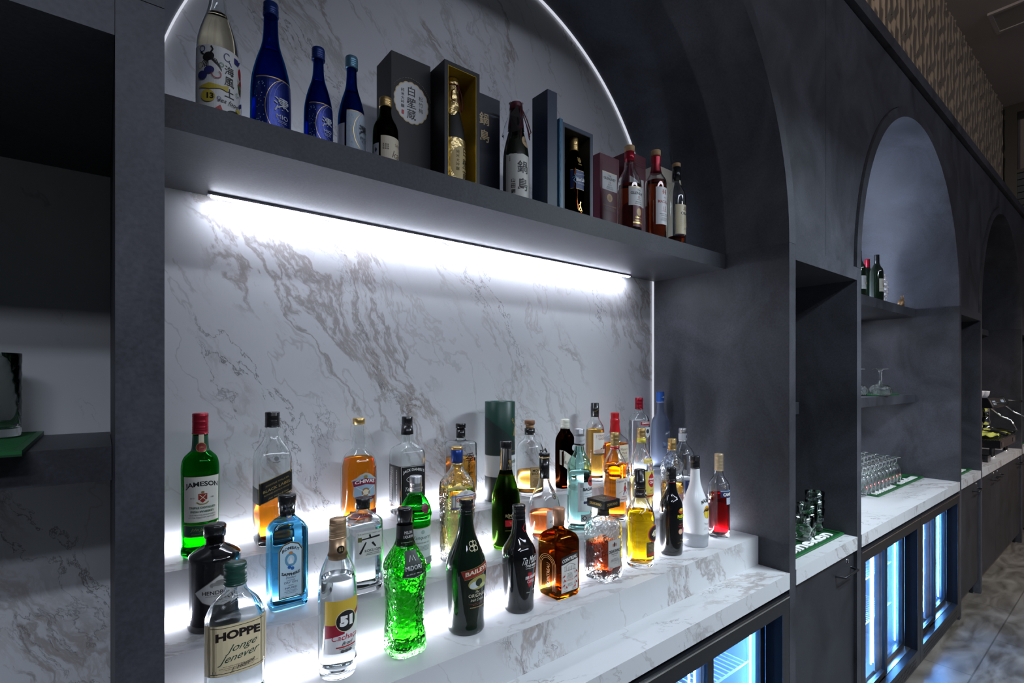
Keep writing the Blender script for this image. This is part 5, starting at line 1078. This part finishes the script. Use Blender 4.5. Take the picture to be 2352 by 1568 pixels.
for i, c_ in enumerate('純米大吟醸'): sc_.text(c_, -24, 26 - i * 10, 8.5, K)
sc_.rect(-27, -34, -21, -24, (.5, .05, .05))
for k in range(30):
    t = math.radians(150 - k * 4.6)
    sc_.rect(55 * math.cos(t) - .6, 60 * math.sin(t) - 1, 55 * math.cos(t) + .6, 60 * math.sin(t) + 1, (.3, .24, .15))
gift('tall black gift box with a round white calligraphy label', .5486, .657, 1.16, 1.245, .328, BXK, [('label', sc_, .216)])
openbox('open black gift box lined in gold, holding a gold-topped bottle', .663, .769, 1.10, 1.20, .3216, BXK, pm('gold_card', (.50, .34, .03), .35, .55))
gl_ = A().rect(-50, -62, 50, 62, FOIL)
gl_.poly([(x * .80 + 6, y * .9 - 2) for x, y in P_], (.58, .44, .18))
for i, c_ in enumerate('白壁蔵'): gl_.text(c_, 18, 32 - i * 32, 26, K, bold=.008)
for i, c_ in enumerate('純米大吟醸'): gl_.text(c_, -10, 26 - i * 11, 9, (.10, .07, .02))
for i, c_ in enumerate('松竹梅'): gl_.text(c_, 38, 20 - i * 14, 10, (.10, .07, .02))
def wrap_neck(root, P):
    bm = bmesh.new(); prof = [(.215, .0235), (.240, .0200), (.262, .0180), (.283, .0172), (.292, .0185), (.302, .0170), (.304, .010), (.3045, .001)]
    rg = loft(bm, prof, 2, 1, 28)
    for k, v in enumerate(rg[0]): v.co.z = .240 - .040 * abs(math.cos(k / 28 * 2 * PI * 1.5)) ; 
    link('foil_wrap', mesh(bm, False), FOIL, root)
    bm = bmesh.new(); cord = pm('maroon_cord', (.10, .008, .012), .7)
    tube(bm, [(.0185 * math.cos(t * .35), .0185 * math.sin(t * .35), .284) for t in range(19)], .0016, 6)
    tube(bm, [(.004, -.019, .284), (-.014, -.020, .262), (-.016, -.022, .242), (-.006, -.024, .236)], .0014, 6); tube(bm, [(.004, -.019, .284), (.015, -.020, .262), (.016, -.024, .236), (.012, -.028, .214)], .0014, 6)
    tube(bm, [(.004, -.019, .284), (.006, -.021, .250), (.010, -.027, .212)], .0014, 6)
    link('cord', mesh(bm, True), cord, root)
bottle('sake_bottle', 'matt black sake bottle in gold foil wrap, inside the gold-lined box', (.7165, 1.150, ZS + .0062), .290, .0350,
       [(0, .93), (.015, 1), (.44, 1), (.54, .94), (.66, .74), (.78, .50), (.88, .40), (1, .38)], pm('matt_black_glass', (.014, .014, .014), .55), None, opaque=True, extra=wrap_neck, labels=[('label', gl_, .078, .15, None)])
nb = A().text('鍋', 0, 24, 34, (.62, .48, .26), bold=.012).text('島', 2, -24, 34, (.62, .48, .26), bold=.012)
gift('dark navy gift box with two gold characters', .785, .896, 1.18, 1.265, .329, BXN, [('gold_lettering', nb, .236)])
nl = A().rect(-44, -70, 50, 66, (.66, .66, .60))
rr_ = random.Random(2); nl.poly([(-44, 66)] + [(-44 + i * 3.36, 68 + rr_.random() * 2.5) for i in range(29)] + [(50, 66)], (.66, .66, .60))
nl.text('鍋', 8, 34, 34, K, bold=.012).text('島', 9, -14, 34, K, bold=.012)
for i, c_ in enumerate('山田錦'): nl.text(c_, -20, -4 - i * 15, 12, K, bold=.012)
nl.text('日本酒', -30, 56, 4, K, rot=-PI / 2)
def nabex(root, P):
    bm = bmesh.new(); tube(bm, [(.004, -.017, .285), (.018, -.026, .250), (.028, -.032, .215), (.020, -.034, .205), (.008, -.022, .262)], .0015, 6); tube(bm, [(0, -.017, .285), (-.004, -.026, .240), (-.010, -.034, .195)], .0015, 6); tube(bm, [(.004, -.017, .285), (.012, -.030, .230), (.020, -.036, .190)], .0015, 6)
    link('cord', mesh(bm, True), pm('maroon_cord', (.10, .008, .012), .7), root)
    bm = bmesh.new(); rg = loft(bm, [(.205, .0385), (.23, .034), (.262, .022), (.285, .0190), (.300, .0195), (.306, .014)], 2, 1, 24, cap0=False, cap1=False, wob=lambda h, i: 1 + .05 * math.sin(i * 2.3 + h * 200))
    o = link('plastic_wrap', mesh(bm, True), glass('plastic_film', (.96, .97, 1.0), 1.08, .02), root)
    bm = bmesh.new(); vs = [bm.verts.new(p) for p in ((.016, -.01, .270), (.036, -.012, .292), (.046, -.004, .296), (.040, .004, .280), (.022, -.002, .262))]; f_ = bm.faces.new(vs); r_ = bmesh.ops.extrude_face_region(bm, geom=[f_]); bmesh.ops.translate(bm, vec=(.001, .004, .001), verts=[g for g in r_['geom'] if isinstance(g, bmesh.types.BMVert)])
    bmesh.ops.recalc_face_normals(bm, faces=bm.faces)
    link('wrap_end', mesh(bm), glass('plastic_film_end', (.96, .97, 1.0), 1.2, .05), root)
    bm = bmesh.new(); vs = [bm.verts.new(p) for p in ((-.012, -.020, .285), (-.006, -.030, .245), (-.020, -.037, .205), (-.036, -.024, .200), (-.030, -.012, .255))]; f_ = bm.faces.new(vs); r_ = bmesh.ops.extrude_face_region(bm, geom=[f_]); bmesh.ops.translate(bm, vec=(.001, .001, 0), verts=[g for g in r_['geom'] if isinstance(g, bmesh.types.BMVert)])
    bmesh.ops.recalc_face_normals(bm, faces=bm.faces); link('hang_tag', mesh(bm), C_BLK, root)
bottle('sake_bottle', 'dark sake bottle in clear plastic wrap, white label with two bold characters', (.908, 1.12, ZS), .288, .0370,
       [(0, .93), (.015, 1), (.46, 1), (.56, .95), (.68, .76), (.80, .50), (.90, .40), (1, .38)], pm('dark_olive_glass', (.010, .014, .008), .18, coat=.6), None, opaque=True,
       caps=[('cap', cyl(.280, .300, .0165), pm('cap_maroon', (.10, .015, .02), .4)), ('neck_sleeve', [(.225, .0205), (.2255, .0208), (.281, .0158), (.2811, .001)], pm('sleeve_maroon', (.07, .012, .018), .4))],
       labels=[('label', nl, .075, -.35, None), ('round_label', A().ell(0, 0, 14, 16, (.50, .36, .20)).text('山田', 0, 2, 7, K), .185, .35, None)], extra=nabex)
r_ = gift('tall narrow dark blue box standing upright beside the open whisky box', .964, 1.0, 1.05, 1.115, .331, BXB)
tl_ = A()
for i in range(9): tl_.line([(-5 + 3 * math.sin(i * 1.3 + t * .8), -120 + t * 24 + i * 3) for t in range(11)], .8, (.05, .22, .38))
gift('slim teal patterned panel between the blue box and the open whisky box', 1.0300, 1.0425, 1.07, 1.165, .279, pm('teal_card', (.012, .085, .17), .4), [('printed_swirls', tl_, .14)])
openbox('open dark blue gift box holding a whisky bottle with blue label', 1.047, 1.181, 1.08, 1.178, .279, BXB, pm('dark_lining', (.03, .025, .015), .6), t=.012)
bl_ = A().rect(-28, -29, 30, 29, (.62, .5, .28)).rect(-28, -27.5, 30, 27.5, (.012, .03, .14)).text('JOHNNIE WALKER', 3, 17, 4, SIL, wd=40, slope=.12).text('Blue Label', 6, 2, 11, W, wd=44, bold=.02, slope=.12).fine(4, -10, 40, 2, SIL, 3.2, .9).line([(-22, 14), (-18, 6), (-24, -4), (-16, -14)], 2, (.15, .4, .6)).line([(-26, 4), (-16, 8), (-14, -4)], 1.4, (.15, .4, .6))
emb = A().ell(0, 4, 7, 7, GOLD).poly([(-7, 10), (-4, 16), (0, 11), (4, 16), (7, 10)], GOLD).fine(0, -8, 18, 2, GOLD)
walk = A().line([(0, 12), (2, 2), (-4, -8)], 2.6, GOLD).line([(2, 2), (6, -8)], 2.4, GOLD).ell(2, 14, 2.4, 2.4, GOLD).line([(0, 10), (-6, 4)], 1.4, GOLD).rect(-8, -11, 10, -9.6, GOLD)
bottle('whisky_bottle', 'amber-brown whisky bottle with blue label and gold cap, inside the dark blue box', (1.130, 1.112, ZS + .0062), .222, .0268,
       [(0, .95), (.02, 1), (.70, 1), (.80, .94), (.88, .70), (.94, .50), (1, .44)], G_BRN, (L_BRN, .85), n=4, cap=(.217, .258, .0130, C_GLD),
       labels=[('label', bl_, .122, 0, 0), ('crest', emb, .178, 0, 0), ('walking_figure', walk, .04, .2, 0)])
def glv(s_):
    a = A().rect(-36 * s_, -32, 36 * s_, 30, (.62, .62, .62)).rect(-36 * s_, 27, 36 * s_, 28, GOLD).text('THE', 0, 18, 6, K).text('GLENLIVET', 0, 8, 9, K, wd=60 * s_, bold=.02).text('15', 0, -5, 9, (.3, .05, .04)).text('YEARS OF AGE', 0, -13, 2.6, K, wd=20).text('SINGLE MALT', 0, -20, 4, K, wd=30).text('SCOTCH WHISKY', 0, -26, 3.4, K, wd=36)
    return a
gbx = glv(1.05); gbx2 = A().ell(0, 18, 14, 14, (.60, .36, .18)).ring(0, 18, 13, 13, 1, (.7, .5, .3)).ell(0, 18, 6, 8, (.45, .25, .12)).text('FRENCH OAK RESERVE', 0, -10, 4, (.5, .3, .2), wd=66, bold=.02).fine(0, -17, 56, 4, (.4, .25, .18), 3, .8)
gift('maroon whisky carton with grey label and copper medallion', 1.314, 1.414, 1.17, 1.26, .292, BXM, [('label', gbx, .205), ('medallion', gbx2, .130)])
g2 = glv(1.05); g3 = A().rect(-24, -34, 24, 34, (.14, .02, .03)).ell(0, 14, 11, 12, (.55, .36, .15)).text('FRENCH OAK', 0, -14, 4.4, GOLD, wd=36).rect(-24, -24, 24, -19, GOLD).text('Glenlivet', 0, -4, 6, GOLD, shear=.3)
bottle('whisky_bottle', 'amber whisky bottle with grey label, maroon neck and wooden stopper, before the maroon cartons', (1.358, 1.08, ZS), .268, .0390,
       [(0, .95), (.02, 1), (.56, 1), (.66, .96), (.74, .72), (.80, .48), (.88, .42), (1, .40)], G_CLR, (L_BRN, .60),
       caps=[('neck_sleeve', [(.240, .0165), (.272, .0162), (.2721, .001)], C_RED), ('cap', cyl(.272, .292, .0165), C_LWD)], labels=[('label', g2, .118, 0, None), ('lower_label', g3, .052, 0, None)])
mb = A().rect(-42, -60, 36, 40, (.60, .59, .58)).text('THE', 0, 26, 4, (.25, .04, .03)).text('MACALLAN', 0, 16, 8, (.3, .05, .04), wd=60).text('12', 0, 0, 10, (.3, .05, .04))
mbp = A()
for i in range(9):
    for j in range(4): mbp.ell(-40 + i * 10, j * 8, 1.6, 1.6, (.05, .005, .01), n=6)
gift('maroon dotted whisky carton partly hidden behind two bottles', 1.440, 1.5375, 1.15, 1.235, .325, BXM, [('label', mb, .200), ('printed_dots', mbp, .285)])
mc = A().rect(-35, -66, 35, 62, (.64, .63, .64)).rect(-10, 38, -5, 54, (.3, .03, .02)).rect(0, 38, 5, 54, (.3, .03, .02)).rect(-12, 44, 8, 46, (.3, .03, .02)).text('THE', 0, 26, 4, (.25, .04, .03)).text('MACALLAN', 2, 12, 10, (.35, .04, .03), wd=58, bold=.01).text('12', 0, -10, 12, (.3, .03, .02)).text('YEARS OLD', 0, -20, 3, (.3, .03, .02)).text('HIGHLAND SINGLE MALT', 0, -30, 3, K, wd=42).text('SCOTCH WHISKY', 0, -36, 3, K, wd=32).fine(0, -43, 38, 4, K, 3.4, .8)
bottle('whisky_bottle', 'slim whisky bottle with tall white label, red neck and wooden stopper', (1.501, 1.08, ZS), .290, .0368,
       [(0, .95), (.02, 1), (.66, 1), (.73, .96), (.79, .66), (.84, .50), (.92, .42), (1, .44)], G_CLR, (L_BRN, .72),
       caps=[('neck_sleeve', chaikin([(.238, .0190), (.262, .0155), (.290, .0168), (.297, .0168), (.2971, .001)], 1), C_RED), ('cap', cyl(.297, .317, .0165), C_LWD)], labels=[('label', mc, .118, 0, None)])
cr = A()
for k in range(5): cr.line([(-20 + t * 8, 10 + k * 8 + 5 * math.sin(t + k)) for t in range(9)], 1, (.55, .50, .42))
gift('cream whisky carton behind the last bottle on the long shelf', 1.605, 1.700, 1.15, 1.235, .319, pm('box_cream', (.62, .56, .46), .5), [('printed_waves', cr, .23)])
ob_ = A().rect(-36, -52, 36, 54, (.58, .50, .33)).frame(-35, -51, 35, 53, .5, (.3, .22, .1)).ell(6, 40, 10, 9, (.30, .25, .16)).poly([(-8, 34), (20, 34), (6, 48)], (.25, .2, .12)).text('OBAN', 6, 22, 11, K, wd=44, bold=.03).text('14', 8, -6, 20, (.40, .34, .22), wd=20).fine(6, 13, 52, 11, (.35, .28, .16), 3.6, .7, 3).text('SINGLE MALT', 6, -32, 3.2, K).text('SCOTCH WHISKY', 6, -37, 3.2, K, wd=30)
bottle('whisky_bottle', 'clear whisky bottle with aged cream label, rightmost on the long shelf', (1.624, 1.08, ZS), .285, .0330,
       [(0, .95), (.02, 1), (.60, 1), (.68, .96), (.74, .70), (.79, .48), (.86, .44), (1, .44)], G_CLR, (L_BRN, .13),
       caps=[('neck_sleeve', [(.240, .0155), (.290, .0152), (.2901, .001)], C_BLK), ('cap', cyl(.290, .304, .0150), C_LWD)], labels=[('label', ob_, .094, 0, None), ('neck_label', A().ell(0, 0, 8, 12, (.55, .48, .30)).ring(0, 0, 6, 9, .8, K), .235, .2, None)])

# ------------------------------------------------------------------ second arch, upper shelf
def wine(x, y, capm, labc, label, h=.30, w_=1.0, art=None):
    a = A().rect(-34, -40, 34, 40, labc).rect(-34, -24, 34, -23, K).fine(0, 24, 44, 5, (.2, .15, .1), 6, 1.2, int(x * 10)).rect(-10, -12, 10, 0, (.4, .34, .22))
    bottle('wine_bottle', label, (x, y, ZS), .292, .0370, [(0, .95), (.02, 1), (.60, 1), (.70, .94), (.76, .66), (.82, .42), (.90, .38), (1, .38)], pm('dark_wine_glass', (.006, .014, .006), .07, coat=1), None, opaque=True,
           caps=[('capsule', [(.238, .0152), (.2385, .0156), (.292, .0148), (.294, .0158), (.299, .0155), (.300, .0135), (.3001, .001)], capm)], labels=[('label', a, .105, 0, None)], seg=32)
wine(3.596, 1.12, C_BLK, (.45, .46, .47), 'dark wine bottle half hidden by the arch edge on the upper shelf')
wine(3.88, 1.162, C_RED, (.56, .50, .34), 'dark wine bottle with red capsule on the upper shelf of the second arch')
wine(3.792, 1.085, C_BLK, (.56, .54, .46), 'dark wine bottle with black capsule, nearest the white grape ornament')
gp = empty('grape_ornament', (4.13, 1.16, ZS), 'white ornament of clustered round grapes behind the wine bottles', 'ornament')
bm = bmesh.new(); rg = random.Random(11)
for k in range(13):
    z_ = .025 + k * .0165; rr_ = .034 * math.sin(min(1, (k + 1.2) / 9) * PI * .6) * (1 if k < 9 else 1 - (k - 8) * .10)
    for j in range(6):
        t = j * PI / 3 + k * .55; bmesh.ops.create_icosphere(bm, subdivisions=2, radius=.0135, matrix=Matrix.Translation((rr_ * math.cos(t), rr_ * math.sin(t), z_)))
WPL = pm('white_porcelain', (.82, .80, .82), .25)
link('grapes', mesh(bm, True), WPL, gp)
lathe('neck', chaikin([(0, .026), (.004, .028), (.02, .018), (.22, .014), (.25, .011), (.275, .014), (.282, .013), (.2821, .001)], 1), WPL, gp, 20)
kg = empty('kangaroo_figurine', (4.225, 1.065, ZS), 'small golden kangaroo figurine on the upper shelf of the second arch', 'figurine', rz=.0)
bm = bmesh.new()
tube(bm, [(-.030, .0, .008), (-.026, 0, .026), (-.012, 0, .042), (.006, 0, .050), (.014, 0, .060), (.020, 0, .068), (.030, 0, .068), (.038, 0, .065)], .01, 12, radii=[.010, .0165, .0180, .0125, .0075, .0080, .0065, .0035])
tube(bm, [(-.030, 0, .014), (-.046, 0, .006), (-.062, 0, .003)], .005, 8, radii=[.007, .004, .002])
for s_ in (-1, 1):
    tube(bm, [(-.020, .008 * s_, .026), (-.004, .011 * s_, .018), (-.012, .011 * s_, .005), (.012, .011 * s_, .003)], .005, 8, radii=[.010, .0065, .004, .003])
    tube(bm, [(.008, .007 * s_, .050), (.020, .009 * s_, .044), (.032, .008 * s_, .046)], .003, 8, radii=[.005, .0032, .0035])
    tube(bm, [(.017, .004 * s_, .074), (.014, .006 * s_, .084), (.013, .007 * s_, .088)], .002, 6, radii=[.002, .0032, .001])
link('kangaroo_body', mesh(bm, True), pm('antique_gold', (.42, .25, .12), .4, .5), kg)

# left niche: cut glass tumbler
def dia(h, i): return 1 + (.013 * abs(math.sin(i * PI * 2 / 7 * 1.0 + h * 130)) * abs(math.sin(i * PI * 2 / 7 - h * 130)) * 2 - .008 if h > .052 and h < .14 else 0)
ht = shell([(0, .0365), (.001, .0385)] + [(h_ * .004 + .004, .0395) for h_ in range(34)] + [(.146, .0400)], [(.014, .034), (.018, .0365), (.146, .0378)], 56, wob=dia)
tg = empty('highball_glass', (-.1535, 1.26, 1.4748), 'cut glass tumbler with diamond pattern on the left niche shelf', 'glass')
link('glass_body', ht, glass('green_tinted_cut_glass', (.985, .995, .99), 1.33), tg)

# ------------------------------------------------------------------ espresso bay
em = empty('espresso_machine', (5.86, .80, CT), 'black two-group espresso machine with chrome details under the third arch', 'espresso machine')
EB = pm('machine_black', (.010, .010, .012), .15, coat=.6)
multibox('drip_tray_base', [(0, .74, .0, .44, .084, .150)], EB, em, bevel=.006)
multibox('drip_grate', [(.01, .73, .01 + i * .02, .018 + i * .02, .151, .156) for i in range(14)], CHR, em)
for x, y in ((.06, .06), (.68, .06), (.06, .38), (.68, .38)): lathe('foot', [(0, .022), (.012, .022), (.012, .018), (.084, .018), (.0841, .001)], CHR, em, 20, (x, y, 0))
multibox('rear_housing', [(.02, .72, .30, .44, .150, .40)], EB, em, bevel=.008)
bm = bmesh.new(); pr = [(.045, .42), (.08, .508), (.40, .508), (.42, .42)]
a_ = [bm.verts.new((0, y, z)) for y, z in pr]; b_ = [bm.verts.new((.74, y, z)) for y, z in pr]
bm.faces.new(a_[::-1]); bm.faces.new(b_)
for k in range(4): bm.faces.new([a_[k], a_[(k + 1) % 4], b_[(k + 1) % 4], b_[k]])
bmesh.ops.recalc_face_normals(bm, faces=bm.faces)
link('head_housing', mesh(bm, bevel=.004), EB, em)
fnp = on_plane((.37, .0625, .464), (1, 0, 0), (0, .37, .93), (0, -.93, .37))
A().rect(-340, -36, 340, 36, (.02, .02, .022)).rect(-260, -18, -130, 18, (.35, .45, .6)).rect(120, -18, 260, 18, (.35, .45, .6)).rect(-330, -30, -322, 30, (.6, .6, .6)).rect(322, -30, 330, 30, (.6, .6, .6)).build('control_panel', fnp, em)
for gx in (.18, .52):
    lathe('group_head', [(.20, .030), (.235, .034), (.238, .034), (.262, .026), (.30, .026), (.3001, .001)], CHR, em, 28, (gx, .17, .04))
    bm = bmesh.new(); tube(bm, [(gx, .17, .325), (gx, .17, .40)], .03, 20); link('group_neck', mesh(bm, True), CHR, em)
    pf = lathe('portafilter', [(.19, .012), (.20, .032), (.238, .034), (.2381, .001)], CHR, em, 28, (gx, .17, .0))
    pf.location = (gx, .17, .0)
    bm = bmesh.new(); tube(bm, [(0, -.034, .222), (0, -.07, .216), (0, -.10, .212), (0, -.18, .196), (0, -.196, .193)], .01, 12, radii=[.006, .007, .013, .015, .010]); link('portafilter_handle', mesh(bm, True), C_BLK, pf)
for sx in (.03, .71):
    bm = bmesh.new(); tube(bm, [(sx, .06, .42), (sx, .0, .36), (sx + (.02 if sx > .5 else -.0), -.06, .33), (sx + (.04 if sx > .5 else 0), -.10, .24)], .006, 10); link('steam_wand', mesh(bm, True), CHR, em)
    bm = bmesh.new(); tube(bm, [(sx, .05, .47), (sx, -.04, .465), (sx, -.05, .465)], .008, 10, radii=[.006, .011, .009]); link('steam_lever', mesh(bm, True), C_BLK, em)
multibox('badge', [(.06, .13, -.003, 0, .100, .136), (.60, .68, -.003, 0, .100, .136)], CHR, em, bevel=.004)
# cloth
bm = bmesh.new(); NX, NY = 26, 16; g_ = [[None] * NY for _ in range(NX)]
for i in range(NX):
    for j in range(NY):
        x = i / (NX - 1) * .46; y = j / (NY - 1) * .22
        g_[i][j] = bm.verts.new((x + .01 * math.sin(j * 1.1), y + .012 * math.sin(i * .7), .022 + .016 * math.sin(i * .9 + j * .5) * math.cos(j * .8 + i * .25) + .020 * math.exp(-((x - .12) ** 2) / .01)))
for i in range(NX - 1):
    for j in range(NY - 1): bm.faces.new([g_[i][j], g_[i + 1][j], g_[i + 1][j + 1], g_[i][j + 1]])
r_ = bmesh.ops.extrude_face_region(bm, geom=bm.faces[:]); bmesh.ops.translate(bm, vec=(0, 0, -.003), verts=[g for g in r_['geom'] if isinstance(g, bmesh.types.BMVert)]); bmesh.ops.recalc_face_normals(bm, faces=bm.faces)
cl = link('cleaning_cloth', mesh(bm, True), pm('yellow_cloth', (.62, .66, .14), .9), None, (5.96, .82, CT + .158)); tag(cl, 'crumpled yellow cloth lying on the drip tray of the espresso machine', 'cloth')
cupm = shell(chaikin([(0, .022), (.002, .024), (.02, .036), (.055, .042)], 1), chaikin([(.006, .018), (.02, .033), (.055, .040)], 1), 28); cupm.materials.append(WPL)
for i, (x, y, rzx, t) in enumerate([(5.93, .95, 0, 'nearest the left end'), (6.03, .93, 0, 'in the front middle'), (6.13, .96, 0, 'right of the others'), (5.97, 1.05, 0, 'behind the front cups')]):
    o = bpy.data.objects.new('coffee_cup', cupm); COL.objects.link(o); o.location = (x, y, CT + .509); tag(o, 'white coffee cup on top of the espresso machine, ' + t, 'cup')
pfl = empty('portafilter', (5.28, .88, CT), 'spare black-handled portafilter lying on the worktop left of the espresso machine', 'portafilter')
lathe('basket', [(0, .020), (.002, .032), (.04, .034), (.0401, .001)], CHR, pfl, 24)
bm = bmesh.new(); tube(bm, [(.03, -.0, .025), (.07, -.005, .025), (.10, -.01, .025), (.19, -.02, .025), (.20, -.02, .025)], .012, 12, radii=[.006, .008, .013, .015, .009]); link('portafilter_handle', mesh(bm, True), C_BLK, pfl)
kb = empty('knock_box', (5.60, .90, CT), 'black knock box on the worktop beside the espresso machine', 'box')
multibox('box_body', [(-.06, .06, -.07, .07, 0, .004), (-.06, -.055, -.07, .07, .004, .05), (.055, .06, -.07, .07, .004, .05), (-.055, .055, -.07, -.065, .004, .05), (-.055, .055, .065, .07, .004, .05)], C_BLK, kb)
bm = bmesh.new(); tube(bm, [(-.056, 0, .046), (.056, 0, .046)], .008, 12); link('knock_bar', mesh(bm, True), C_BLK, kb)
ts = empty('tamper', (5.50, .98, CT), 'coffee tamper with wooden handle on the worktop by the espresso machine', 'tamper')
lathe('base', [(0, .029), (.014, .029), (.016, .012), (.03, .009), (.0301, .001)], CHR, ts, 24); lathe('knob', chaikin([(.028, .009), (.04, .012), (.07, .019), (.085, .016), (.090, .001)], 1), C_LWD, ts, 24)
